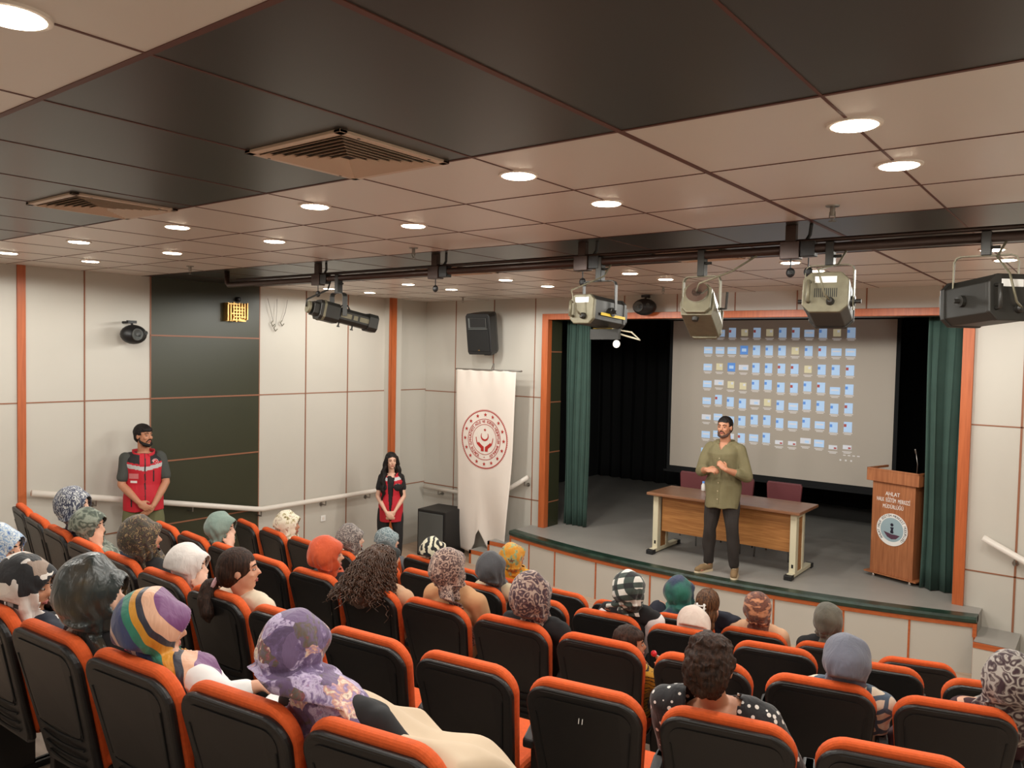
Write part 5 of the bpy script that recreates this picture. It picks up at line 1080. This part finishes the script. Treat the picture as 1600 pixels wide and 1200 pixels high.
# name, row, seat, head, scarf, top ...
PPL = [
 dict(w='woman in the pale blue print scarf', r='A', k=-1, H=(-4.11, 1.45, 2.0), m='blue_print', t='black', y=-0.9, l='woman in a pale blue printed headscarf in profile at the left edge of the picture'),
 dict(w='woman in the black and white block print scarf', r='A', k=0, H=(-3.67, 1.40, 1.94), m='geo', t='navy', y=-0.85, vol=1.02, st='drape', p=-0.2, l='woman in a black and white block print headscarf and dark top'),
 dict(w='woman in the dark satin scarf', r='A', k=1, H=(-3.12, 1.44, 2.00), m='satin', t='black', y=-0.9, vol=1.22, st='drape', l='woman in a large dark green and brown satin headscarf'),
 dict(w='woman in the striped scarf', r='A', k=2, H=(-2.74, 1.47, 1.95), m='stripe', t='white', y=-0.6, vol=1.10, st='drape', p=-0.15, ro=0.12, l='woman in a multicolour striped satin headscarf and white blouse', wide=1.1, nx=0.10, sx=0.06),
 dict(w='woman in the purple floral scarf', r='A', k=4, H=(-2.07, 1.58, 2.00), m='floral', t='black', y=-0.30, vol=0.98, st='cape', p=-0.2, l='woman in a purple floral headscarf with beaded edge, leaning to her left', sx=-0.10, nx=0.10),
 dict(w='woman in the navy and white print scarf', r='B', k=-4, H=(-5.87, 2.55, 1.82), m='navy_print', t='navy', y=-0.8, vol=1.08, l='woman in a navy and white brush print headscarf near the left wall'),
 dict(w='woman in the grey green paisley scarf', r='B', k=-3, H=(-5.62, 2.54, 1.71), m='grey_paisley', t='greygreen', y=-0.9, vol=1.0, st='drape', arms='face', sx=-0.08, l='woman in a grey green paisley headscarf holding a hand to her face'),
 dict(w='woman in the brown speckled scarf', r='B', k=-2, H=(-4.76, 2.47, 1.78), m='camo', t='black', y=-0.5, vol=1.08, l='woman in a brown and gold speckled headscarf and black top'),
 dict(w='woman in the white scarf', r='B', k=-1, H=(-4.24, 2.48, 1.69), m='offwhite', t='white', y=-0.95, vol=1.08, st='tuck', arms='face', l='woman in a plain off white headscarf with a hand at her chin'),
 dict(w='woman with the ponytail', r='B', k=0, H=(-3.74, 2.48, 1.77), m=None, t='cream', y=-0.75, hair=hair_pony, l='bareheaded woman with a dark ponytail, pink band and cream cardigan'),
 dict(w='woman in the polka dot dress', r='B', k=5, H=(-1.19, 2.83, 1.80), m=None, t='dots', y=-0.05, hair=hair_updo, short=True, wide=1.12, l='woman with dark pinned up curly hair in a black and white polka dot dress'),
 dict(w='woman in the sage green scarf', r='C', k=-4, H=(-5.63, 3.57, 1.52), m='sage', t='grey', y=-0.9, vol=1.05, arms='face', l='woman in a plain sage green headscarf with fingers at her mouth'),
 dict(w='woman in the orange scarf', r='C', k=-1, H=(-4.25, 3.50, 1.56), m='orange', t='black', y=-0.75, vol=1.02, l='woman in a plain rust orange headscarf and black top', tail=[(((0.05, 0.02, -0.02), (0.07, 0.03, -0.08), (0.075, 0.03, -0.12)), 0.03, 0.012)]),
 dict(w='woman with long curly hair', r='C', k=0, H=(-3.74, 3.52, 1.58), m=None, t='peach', y=-0.3, hair=hair_curly, p=-0.15, l='bareheaded woman with long curly brown hair and a pale blouse'),
 dict(w='woman in the long brown paisley scarf', r='C', k=1, H=(-3.17, 3.54, 1.66), m='br_paisley', t='tan', y=-0.2, vol=1.0, st='tuck', tail=[(((0.02, -0.04, -0.03), (0.07, -0.10, -0.12), (0.12, -0.12, -0.22), (0.15, -0.10, -0.32)), 0.045, 0.05)], l='woman in a brown paisley headscarf with a long tail over her tan coat'),
 dict(w='woman in the plum paisley scarf', r='C', k=2, H=(-2.59, 3.61, 1.59), m='plum_paisley', t='black', y=-0.3, vol=1.14, st='tuck', l='woman in a plum and beige paisley headscarf and black top'),
 dict(w='small boy', r='C', k=3, H=(-2.03, 3.74, 1.42), m=None, t='kid_yellow', y=-1.15, hair=hair_short('hair_brown', 1.06, True), s=0.80, arms='hold', l='small boy in a mustard jacket with black scrolls, in profile holding a lollipop', sx=0.08),
 dict(w='woman in the slate blue scarf', r='C', k=5, H=(-0.97, 3.92, 1.54), m='slate', t='cells', y=-0.1, vol=1.04, st='tuck', wide=1.05, l='woman in a plain slate blue headscarf and blue and beige leaf print dress', tail=[(((0.0, -0.05, -0.02), (0.02, -0.10, -0.09), (0.05, -0.11, -0.17)), 0.035, 0.03)]),
 dict(w='woman in the maroon paisley scarf', r='C', k=6, H=(-0.34, 4.10, 1.56), m='maroon_paisley', t='maroon', y=0.25, vol=1.1, st='drape', l='woman in a maroon and grey paisley headscarf at the right edge of the picture'),
 dict(w='woman in the ivory and olive floral scarf', r='D', k=-3, H=(-6.33, 4.73, 1.26), m='olive_floral', t='white', y=-0.8, vol=1.08, l='woman in an ivory and olive floral headscarf near the left wall'),
 dict(w='woman in the grey brown paisley scarf', r='D', k=-1, H=(-5.28, 4.61, 1.31), m='grey_brown', t='cream', y=-0.75, vol=1.04, l='woman in a grey and brown paisley headscarf and cream top'),
 dict(w='woman in the black scarf', r='D', k=0, H=(-4.87, 4.65, 1.20), m='blackg', t='cream', y=-0.5, vol=1.15, st='tuck', l='woman in a plain black headscarf and cream coat'),
 dict(w='child beside the woman in the black scarf', r='D', k=1, H=(-4.62, 4.66, 1.03), m=None, t='beige', y=-1.0, hair=hair_short('hair_mid', 1.04), s=0.80, sx=-0.14, l='brown haired child in a beige jacket beside the woman in the black scarf'),
 dict(w='woman in the charcoal scarf', r='D', k=2, H=(-3.67, 4.58, 1.35), m='charcoal', t='beige', y=-0.2, vol=1.02, l='woman in a plain charcoal headscarf and beige coat'),
 dict(w='woman in the plaid scarf', r='D', k=4, H=(-2.56, 4.69, 1.39), m='plaid', t='black', y=-0.35, vol=1.02, l='woman in a white green and black plaid headscarf with a black vest over white sleeves', tail=[(((-0.04, -0.06, 0.0), (-0.11, -0.09, -0.01), (-0.15, -0.08, -0.07)), 0.018, 0.012)]),
 dict(w='woman in the blush white scarf', r='D', k=5, H=(-2.17, 4.83, 1.19), m='pinkwhite', t='beige', y=0.6, vol=1.12, l='woman in a pale blush white headscarf turned to the left'),
 dict(w='woman in the blue grey scarf', r='E', k=-3, H=(-6.03, 5.77, 0.96), m='ltblue', t='grey', y=-0.6, vol=1.1, l='woman in a pale blue grey lace print headscarf in the front row'),
 dict(w='woman in the zebra print scarf', r='E', k=-2, H=(-5.28, 5.68, 1.00), m='zebra', t='black', y=-0.5, vol=1.12, l='woman in a cream and black zebra print headscarf in the front row'),
 dict(w='woman in the mustard floral scarf', r='E', k=0, H=(-4.29, 5.66, 1.12), m='yellow', t='yellow', y=-0.5, vol=1.0, l='woman in a mustard and green floral headscarf and mustard top in the front row'),
 dict(w='woman in the teal and navy scarf', r='E', k=2, H=(-2.79, 5.99, 1.02), m='teal', t='navy', y=-0.8, vol=1.12, st='drape', sx=0.05, l='woman in a teal and navy headscarf leaning towards her neighbour in the front row'),
 dict(w='woman with the white hair claw', r='E', k=3, H=(-2.40, 5.62, 1.10), m=None, t='navy', y=0.05, hair=hair_clip, l='bareheaded woman with streaked brown hair held by a white claw clip'),
 dict(w='woman in the rust brown scarf', r='E', k=4, H=(-2.10, 5.86, 1.07), m='rust', t='peach', y=-0.1, vol=1.02, st='tuck', l='woman in a rust brown abstract print headscarf and peach top'),
 dict(w='woman in the olive grey scarf', r='E', k=5, H=(-1.61, 5.97, 1.06), m='olive_grey', t='black', y=-0.35, vol=1.04, l='woman in a mottled olive grey headscarf and black top'),
]
for i, d in enumerate(PPL):
    mt = C[d['m']] if d['m'] else None
    root, q3, HM = sitter(d['w'], d['r'], d['k'], d['H'], mt, TOPM[d['t']], style=d.get('st', 'tuck'), yaw=d.get('y'), pitch=d.get('p', 0.0), roll=d.get('ro', 0.0), vol=d.get('vol', 1.0), hair=d.get('hair'),
           skin='abc'[i % 3], arms=d.get('arms', 'lap'), s=d.get('s', 1.0), seat_dx=d.get('sx', 0.0), short=d.get('short', False), tail=d.get('tail'), wide=d.get('wide', 1.0), nx=d.get('nx', 0.0), who=d['w'], label=d['l'])
    if d['m'] == 'floral':     # beaded crochet edge of the long scarf
        N = q3; g = G(); rnd = random.Random(5)
        for j in range(90):
            a = -PI*0.95+1.9*PI*0.5*j/89*1.05; r = 0.222
            p = Vector((N.x+r*math.sin(a), N.y-0.02-0.17*math.cos(a), N.z-0.235-0.02*math.cos(a*2)))
            g.ell(p, (0.005, 0.005, 0.007), None, 8, 6)
            if j % 3 == 0: g.ell(p+Vector((0, 0, -0.012)), (0.006, 0.006, 0.006), None, 8, 6)
        obj('beaded_edge', g, TOPM['cream'], root, smooth=True)
    if d['m'] == 'plaid':      # white sleeves under the black vest
        g = G(); N = q3
        for sd in (-1, 1):
            sh = N+Vector((0.17*sd, 0, -0.06)); el = Vector((0.228*sd, sh.y+0.10, max(sh.z-0.26, 0.60))); limb(g, [sh, el, el.lerp(Vector((0.075*sd, 0.30, 0.63)), 0.8)], [0.066, 0.058, 0.045])
        obj('sleeves', blob(g, 0.010, 3, 0.5, wrinkle(0.008)), TOPM['white'], root, smooth=True)
    if d['w'] == 'small boy':
        p = root.matrix_basis @ q3 if False else (Matrix.Translation(root.location) @ Rz(root.rotation_euler[2])) @ q3
        hd = (Matrix.Translation(root.location) @ Rz(root.rotation_euler[2])) @ HM
        m_ = hd @ Vector((0.0, 0.125, -0.045)); t = empty('lollipop', p); tag(t, 'red round lollipop in the small boy\'s hand', 'lollipop')
        g = G(); g.tube([Vector((0, 0, 0)), m_-p], 0.0022, 6); obj('stick', g, M_['white'], t)
        g = G(); g.ell(m_-p, (0.017, 0.017, 0.017), None, 16, 10); obj('candy', g, mat('glossy_red_candy', (206, 40, 50), 0.15), t, smooth=True)
chairs()
# seat number plate on one chair back
g = G(); put_text(g, '11', 0.030, Matrix.Translation((0.0, back_y(0.80)-0.003, 0.795)) @ Matrix.Rotation(PI/2-0.23, 4, 'X'))
obj('seat_number', g, M_['white'], CH[('B', 4)])
# coat lying over the empty seat of the nearest row
c4 = CH[('A', 4)]; base = Vector(c4.location); t_ = Rz(c4.rotation_euler[2])
g = G(); nu, nv = 34, 18; vs = []; fs = []
for j in range(nv+1):
    for i in range(nu+1):
        u = i/nu; v = j/nv
        x = -0.24+0.50*u; y = 0.12+0.60*v
        ridge = 0.985-0.52*(y-0.12)-0.12*u
        fall = 0.30*max(0, v-0.88)/0.12+0.25*max(0, u-0.9)/0.1
        z = ridge-fall+0.022*math.sin(u*8+v*4)+0.016*math.sin(v*9-u*11)
        if v < 0.15: z -= 0.12*(0.15-v)/0.15
        vs.append(t_ @ Vector((x+0.05*v, y, max(z, 0.56))))
for j in range(nv):
    for i in range(nu): a = j*(nu+1)+i; fs.append((a, a+1, a+nu+2, a+nu+1))
g.add(vs, fs); me = mesh_of(g)
o = obj('coat', me, mat('ivory_coat_cloth', (206, 184, 158), 0.85, var=0.03), None, base, smooth=True); s_ = o.modifiers.new('thick', 'SOLIDIFY'); s_.thickness = 0.012; ss = o.modifiers.new('s', 'SUBSURF'); ss.levels = 1; ss.render_levels = 1
tag(o, 'ivory coat lying in folds beside the woman in the purple floral scarf', 'coat')

# ================================================================ STANDING PEOPLE
def stand_person(loc, face, label, hgt, Hyaw, male=True, skin='a', arm=None, foot=0.13, w=1.0, pitch=0.0, turnout=0.25):
    a = math.atan2(-face[0], face[1]); root = empty('person', loc, a); tag(root, label, 'person'); k = hgt/1.76
    V = lambda x, y, z: Vector((x*k, y*k, z*k))
    J = dict(P=V(0, 0, 0.95), N=V(0, -0.025, 1.475), H=V(0, 0.012, 1.645), SL=V(-0.168*w, -0.025, 1.405), SR=V(0.168*w, -0.025, 1.405),
             hL=V(-0.09, 0, 0.93), hR=V(0.09, 0, 0.93), kL=V(-0.10-foot*0.2, 0.03, 0.50), kR=V(0.10+foot*0.2, 0.03, 0.50), aL=V(-foot, -0.01, 0.09), aR=V(foot, -0.01, 0.09))
    J['M'] = Matrix.Translation(J['H']) @ Rz(Hyaw) @ Matrix.Rotation(pitch, 4, 'X'); J['k'] = k
    g = G(); head_parts(g, J['M'], k); g.cap(J['M'] @ Vector((0, -0.015, -0.05)), 0.055*k*w, J['N'], 0.06*k*w); torso(g, J['P'], J['N'], w*k, w*k)
    g.cap(J['SL'], 0.05*k, J['SR'], 0.05*k)
    for sd, sh in ((-1, J['SL']), (1, J['SR'])):
        el, wr, hd, up, cu = arm[sd]; el = V(*el); wr = V(*wr); J['e%d' % sd] = el; J['w%d' % sd] = wr
        limb(g, [sh, sh.lerp(el, 0.5), el, el.lerp(wr, 0.35), wr], [0.056*w*k, 0.052*w*k, 0.041*w*k, 0.043*w*k, 0.027*w*k]); hand_parts(g, wr, hd, up, -sd, cu, 1.0*k)
    to = math.tan(turnout)
    for q, s_ in (('L', -1), ('R', 1)):
        limb(g, [J['h'+q], J['h'+q].lerp(J['k'+q], 0.4), J['k'+q], J['k'+q].lerp(J['a'+q], 0.35), J['a'+q]], [0.088*k, 0.08*k, 0.056*k, 0.055*k, 0.036*k])
        g.cap(J['a'+q]+V(0, -0.02, -0.045), 0.035*k, J['a'+q]+V(s_*to*0.14, 0.14, -0.06), 0.026*k)
    body = obj('body', blob(g, 0.0062, 3), SK[skin], root); face_parts(root, body, J['M'], k)
    return root, body, J, V
def shoes(root, J, V, m, sole, to=0.25):
    k = J['k']; to = math.tan(to)
    for q, s_ in (('L', -1), ('R', 1)):
        a = J['a'+q]; d = Vector((s_*to, 1, 0)).normalized(); g = G()
        g.cap(a+Vector((0, -0.02, -0.01)), 0.044*k, a+Vector((0, -0.02, -0.045)), 0.042*k); g.cap(Vector((a.x, a.y-0.02, 0.045)), 0.042*k, Vector((a.x, a.y, 0.05))+d*0.11*k, 0.040*k); g.cap(Vector((a.x, a.y, 0.045))+d*0.10*k, 0.042*k, Vector((a.x, a.y, 0.036))+d*0.175*k, 0.034*k)
        me = blob(g, 0.006, 3, 0.5, lambda co: Vector((co.x, co.y, max(co.z, 0.012)))); sh = obj('shoe', me, m, root, smooth=True)
        g = G(); g.cap(Vector((a.x, a.y-0.025, 0.0)), 0.046*k, Vector((a.x, a.y, 0.0))+d*0.175*k, 0.040*k); g.v = [(x, y, min(max(z, 0.0), 0.022)) for x, y, z in g.v]; obj('sole', g, sole, sh)
        g = G(); 
        for i in range(4): c = Vector((a.x, a.y, 0.088-0.006*i))+d*(0.03+0.022*i)*k; r_ = Vector((d.y, -d.x, 0))*0.022; g.tube([c-r_, c+Vector((0, 0, 0.006)), c+r_], 0.003, 6)
        obj('laces', g, sole, sh)
def trousers(root, J, m, waist=0.0, e=0.014, bottom=0.75):
    g = G(); k = J['k']
    torso(g, J['P']-Vector((0, 0, 0.0)), J['P']+Vector((0, 0, 0.22)), k, k, 0.008) if False else g.cap(J['P']+Vector((-0.055*k, 0, 0)), 0.106*k, J['P']+Vector((0.055*k, 0, 0)), 0.106*k)
    for q in 'LR':
        a = J['a'+q]+Vector((0, 0, 0.03)); limb(g, [J['h'+q], J['h'+q].lerp(J['k'+q], 0.4), J['k'+q], J['k'+q].lerp(a, 0.5), a], [0.086*k+e, 0.086*k+e, 0.066*k+e, 0.060*k+e, 0.052*k+e*0.6])
    f = wrinkle(0.014, 10, 2.0)
    def post(co):
        c = f(co); 
        if c.z < 0.06: c.z = 0.06+(c.z-0.06)*0.2
        return c
    return obj('trousers', blob(g, 0.008, 3, 0.5, post), m, root, smooth=True)
def sleeve(g, sh, el, wr, frac, r, V0=None):
    """frac <1: part of the upper arm; >1: down the forearm"""
    if frac <= 1: limb(g, [sh, sh.lerp(el, frac)], [r[0], r[1]])
    else: limb(g, [sh, el, el.lerp(wr, frac-1)], [r[0], r[1], r[2]])
def patch(g, bv, x, z, w, h, mi=0, d=0.003, side=1):
    """small flat patch lying on the front of a garment"""
    vs = []
    n = 3
    for j in range(n):
        for i in range(n):
            xx = x-w/2+w*i/(n-1); zz = z-h/2+h*j/(n-1); hit = bv.ray_cast(Vector((xx, 1.0, zz)), Vector((0, -1, 0)))
            y = hit[0].y if hit[0] else 0.1; vs.append(Vector((xx, y+d, zz)))
    m = len(vs); vs2 = vs+[v-Vector((0, d+0.002, 0)) for v in vs]; fs = []
    for j in range(n-1):
        for i in range(n-1):
            a = j*n+i; fs += [(a, a+n, a+n+1, a+1), (a+m, a+1+m, a+n+1+m, a+n+m)]
    edge = [0, 1, 2, 5, 8, 7, 6, 3]
    for i in range(8): a, b = edge[i], edge[(i+1) % 8]; fs.append((a, b, b+m, a+m))
    g.add(vs2, fs, mi)
VEST = [mat('crimson_vest_cloth', (186, 24, 42), 0.7, var=0.03), mat('black_vest_yoke', (30, 27, 30), 0.75), mat('silver_reflective_band', (190, 188, 188), 0.4), mat('zip_black', (24, 20, 22), 0.6)]
def collar(root, J, m, r=0.072, h=0.05, open_=0.5, tilt=0.03, spread=0.0):
    g = G(); N = J['N']; k = J['k']; n = 24; R = []
    for i in range(n+1):
        a = PI/2+open_+(2*PI-2*open_)*i/n; c = math.cos(a); s = math.sin(a)
        base = Vector((N.x+r*k*1.12*c, N.y+0.005+r*k*1.08*s, N.z-0.035-0.035*max(0, s))); top = base+Vector((c*spread, s*spread, h)); o = Vector((c, s, 0.35)).normalized()*0.022
        R.append([base, base*0.35+top*0.65+Vector((0, 0, 0.0)), top, top+o*0.5+Vector((0, 0, 0.002)), base+o+Vector((0, 0, 0.004))])
    g.loft(R, 0, True); return obj('collar', g, m, root, smooth=True)
# --- the speaker
KH = mat('khaki_green_shirt', (112, 104, 74), 0.85, var=0.06, vscale=12)
root, body, J, V = stand_person((-3.46, 8.42, ST), (0.02, -1.0), 'bearded man in a khaki shirt and dark trousers standing on the stage with hands together', 1.76, -0.02, True, 'b',
    {1: ((0.25, 0.03, 1.13), (0.105, 0.25, 1.185), (-1, 0.12, 0.08), (0.1, 0.6, 0.6), 0.75), -1: ((-0.26, 0.02, 1.12), (-0.115, 0.235, 1.205), (0.72, 0.10, 0.68), (-0.5, 0.6, 0.3), 0.8)}, 0.15, 1.02, -0.02)
k = J['k']
g = G(); torso(g, J['P'], J['N']+V(0, 0, -0.012), 1.06, 1.14, 0.024, -0.20, hem=True); g.cap(J['SL'], 0.066, J['SR'], 0.066); g.cap(J['SL']+V(0.07, 0, 0.03), 0.06, J['SR']+V(-0.07, 0, 0.03), 0.06)
for sd, s_ in ((-1, 'SL'), (1, 'SR')): sleeve(g, J[s_], J['e%d' % sd], J['w%d' % sd], 1.42, (0.071, 0.066, 0.056))
f_ = wrinkle(0.020, 8.0, 1.3)
sm = cut_faces(blob(g, 0.007, 3, 0.5, f_), lambda c: c.y > 0.0 and c.z > 1.40 and abs(c.x) < (c.z-1.395)*0.6); sh_ = obj('shirt', sm, KH, root, smooth=True); bv = BVHTree.FromPolygons([v.co.copy() for v in sm.vertices], [tuple(p.vertices) for p in sm.polygons])
g = G()
for z in [0.84+0.06*i for i in range(9)]: patch(g, bv, 0.0, z, 0.032, 0.062, 0, 0.003)
patch(g, bv, 0.085, 1.30, 0.11, 0.014, 0, 0.004); patch(g, bv, -0.085, 1.30, 0.11, 0.014, 0, 0.004)
obj('placket', g, KH, sh_)
g = G()
for z in (0.86, 0.95, 1.04, 1.22, 1.31): patch(g, bv, 0.0, z, 0.010, 0.010, 0, 0.006)
obj('buttons', g, TOPM['beige'], sh_)
collar(root, J, KH, 0.082, 0.055, 0.55, spread=0.006)
trousers(root, J, mat('dark_brown_trousers', (44, 38, 35), 0.85), e=0.010)
shoes(root, J, V, mat('tan_suede_shoes', (134, 108, 76), 0.9), TOPM['beige'], 0.35)
hair_short('hair_black', 1.0)(root, J['M'], J['N'], 1.0)
def beard(root, M, s, mname, r=1.0):
    g = G(); P = [(-0.070, -0.002, -0.02), (-0.066, 0.018, -0.058), (-0.042, 0.052, -0.088), (0, 0.070, -0.100), (0.042, 0.052, -0.088), (0.066, 0.018, -0.058), (0.070, -0.002, -0.02)]
    limb(g, [M @ (Vector(p)*s) for p in P], [x*s*r for x in (0.004, 0.010, 0.019, 0.0205, 0.019, 0.010, 0.004)])
    limb(g, [M @ (Vector(p)*s) for p in ((-0.030, 0.070, -0.062), (-0.018, 0.086, -0.040), (0, 0.093, -0.036), (0.018, 0.086, -0.040), (0.030, 0.070, -0.062))], [0.006*s, 0.0065*s, 0.006*s, 0.0065*s, 0.006*s])
    obj('beard', blob(g, 0.0045, 1, 0.5, lambda co: co+noise.noise_vector(co*70)*0.0012), M_[mname], root, smooth=True)
M_['beard_brown'] = mat('dark_brown_stubble', (66, 44, 34), 0.8)
beard(root, J['M'], 1.0, 'beard_brown', 0.92)
# --- man in the red vest
BX = [mat('badge_pink', (206, 120, 122), 0.6), mat('badge_white', (222, 214, 212), 0.6), mat('badge_red', (196, 30, 44), 0.6)]
def vest(root, J, open_front, w, low=-0.10):
    k = J['k']; g = G(); torso(g, J['P']+Vector((0, 0, 0.0)), J['N']+Vector((0, 0, -0.015)), w*k*1.0, w*k*1.05, 0.030, low, hem=True)
    g.cap(J['SL']+Vector((0.03*k, 0, 0.005)), 0.062*k, J['SR']+Vector((-0.03*k, 0, 0.005)), 0.062*k)
    me = blob(g, 0.0075, 3, 0.5, wrinkle(0.012, 8, 4)); N = J['N'].z; 
    if open_front: me = cut_faces(me, lambda c: c.y > 0.03 and abs(c.x) < 0.012+max(0, (c.z-0.92*k))*0.085)
    me = cut_faces(me, lambda c: c.z > N-0.03 and math.hypot(c.x-J['N'].x, c.y-J['N'].y) < 0.07*k)
    o = obj('vest', me, VEST, root, smooth=True)
    for p in me.polygons:
        c = p.center; z = N-c.z
        yo = (0.05 if open_front else 0.13)*k-0.03*abs(c.x)/0.15; p.material_index = 1 if (z < yo and (abs(c.x) > 0.05*k or c.y < 0)) else (2 if yo+0.02 < z < yo+0.062 and (c.y > 0.02) else 0)
        if not open_front and c.y > 0.04 and abs(c.x) < 0.006: p.material_index = 3
    if open_front: sd_ = o.modifiers.new('thick', 'SOLIDIFY'); sd_.thickness = 0.006
    return o, BVHTree.FromPolygons([v.co.copy() for v in me.vertices], [tuple(p.vertices) for p in me.polygons])
def crescent(g, bv, x, z, r):
    hit = bv.ray_cast(Vector((x, 1.0, z)), Vector((0, -1, 0))); y = (hit[0].y if hit[0] else 0.1)+0.008
    M = Matrix.Translation((x, y, z)) @ Matrix.Rotation(-PI/2, 4, 'X') @ Matrix.Rotation(PI, 4, 'Z')
    ring(g, 0, r, M, -0.004, 0.003, 24, 1); ring(g, 0, r*0.9, M, -0.001, 0.001, 24, 2)
    g.prism([(r*0.62*math.cos(a/10)-r*0.1, r*0.62*math.sin(a/10)) for a in range(6, 57, 3)]+[(r*0.48*math.cos(a/10)+r*0.04, r*0.48*math.sin(a/10)) for a in range(56, 5, -3)], 0.0, 0.001, M, 1)
    g.prism([(r*0.42+x_, y_) for x_, y_ in star(r*0.24)], 0.0, 0.001, M, 1)
root, body, J, V = stand_person((-8.22, 4.27, 0.36), (0.93, -0.37), 'dark haired bearded man in a red vest standing against the left wall with hands clasped', 1.77, 0.62, True, 'b',
    {1: ((0.215, 0.03, 1.14), (0.065, 0.20, 0.97), (-0.75, 0.25, -0.65), (0.3, 0.9, 0.3), 0.5), -1: ((-0.215, 0.03, 1.14), (-0.075, 0.175, 0.92), (0.75, 0.2, -0.7), (-0.3, 0.8, 0.3), 0.5)}, 0.12, 0.98)
k = J['k']; GT = mat('dark_grey_green_tshirt', (66, 68, 64), 0.85)
g = G(); torso(g, J['P'], J['N']+V(0, 0, -0.012), 0.96, 0.98, 0.014, -0.05)
for sd, s_ in ((-1, 'SL'), (1, 'SR')): sleeve(g, J[s_], J['e%d' % sd], J['w%d' % sd], 0.72, (0.070, 0.064))
obj('tshirt', blob(g, 0.0075, 3, 0.5, wrinkle(0.012, 9, 7)), GT, root, smooth=True)
vs_, bv = vest(root, J, False, 0.98)
g = G(); Nz = J['N'].z; patch(g, bv, 0.105, Nz-0.245, 0.085, 0.055, 0); patch(g, bv, 0.105, Nz-0.305, 0.06, 0.024, 1); crescent(g, bv, -0.10, Nz-0.10, 0.032)
obj('badges', g, BX, vs_)
g = G(); patch(g, bv, -0.085, Nz-0.25, 0.012, 0.12, 0); patch(g, bv, 0.13, Nz-0.52, 0.012, 0.09, 0); obj('pocket_zips', g, VEST[3], vs_)
collar(root, J, VEST[0], 0.082, 0.05, 0.35, spread=0.010)
trousers(root, J, mat('olive_trousers', (106, 106, 74), 0.85), e=0.016); shoes(root, J, V, TOPM['black'], TOPM['black'])
hair_short('hair_black', 1.05, True)(root, J['M'], J['N'], 1.0); beard(root, J['M'], 1.0, 'hair_black', 1.05)
# --- young woman in the red vest
root, body, J, V = stand_person((-7.66, 7.36, 0.0), (0.68, -0.73), 'young woman with long wavy black hair and open red vest standing near the banner', 1.60, 0.28, False, 'c',
    {1: ((0.19, 0.03, 1.13), (0.055, 0.19, 0.93), (-0.7, 0.3, -0.7), (0.3, 0.9, 0.3), 0.4), -1: ((-0.19, 0.03, 1.13), (-0.065, 0.18, 0.93), (0.7, 0.25, -0.75), (-0.3, 0.8, 0.3), 0.4)}, 0.09, 0.80)
k = J['k']
g = G(); torso(g, J['P'], J['N']+V(0, 0, -0.03), 0.80*k, 0.86*k, 0.012, -0.05, True)
for sd, s_ in ((-1, 'SL'), (1, 'SR')): sleeve(g, J[s_], J['e%d' % sd], J['w%d' % sd], 0.55, (0.062*k, 0.056*k))
obj('tshirt', blob(g, 0.007, 3, 0.5, wrinkle(0.008, 9, 7)), TOPM['black'], root, smooth=True)
vs_, bv = vest(root, J, True, 0.86, -0.17)
g = G(); Nz = J['N'].z; patch(g, bv, 0.105, Nz-0.20, 0.05, 0.045, 0); patch(g, bv, 0.10, Nz-0.27, 0.03, 0.02, 1); patch(g, bv, -0.09, Nz-0.15, 0.05, 0.03, 1); obj('badges', g, BX, vs_)
g = G(); patch(g, bv, 0.11, Nz-0.45, 0.010, 0.08, 0); obj('pocket_zips', g, VEST[3], vs_)
collar(root, J, VEST[0], 0.078, 0.05, 0.75, spread=0.014)
trousers(root, J, TOPM['black'], e=0.006); shoes(root, J, V, TOPM['black'], TOPM['black'])
M = J['M']; g = G(); g.ell(M @ Vector((0, -0.024, 0.034)), (0.083, 0.098, 0.092), M.to_3x3(), 24, 14)
for sd in (-1, 1):
    limb(g, [M @ Vector(p) for p in ((sd*0.066, 0.015, 0.05), (sd*0.084, 0.0, -0.03), (sd*0.098, 0.0, -0.12), (sd*0.115, 0.03, -0.22), (sd*0.125, 0.06, -0.33), (sd*0.12, 0.07, -0.42), (sd*0.13, 0.06, -0.50))], [0.026, 0.030, 0.036, 0.038, 0.034, 0.026, 0.010])
limb(g, [M @ Vector(p) for p in ((0, -0.07, 0.02), (0, -0.085, -0.10), (0, -0.10, -0.25), (0, -0.12, -0.42))], [0.06, 0.075, 0.09, 0.05])
Mi = M.inverted()
o = obj('hair', cut_faces(blob(g, 0.006, 2, 0.5, lambda co: co+Vector((math.sin(co.z*55+co.x*20)*0.007, math.cos(co.z*50)*0.005, 0))*(1 if co.z < M.translation.z-0.05 else 0.15)+noise.noise_vector(co*30)*0.003), lambda c: (Mi @ c).y > 0.035 and abs((Mi @ c).x) < 0.058 and -0.12 < (Mi @ c).z < 0.068-0.35*abs((Mi @ c).x)), M_['hair_black'], root, smooth=True)
bpy.context.view_layer.update()
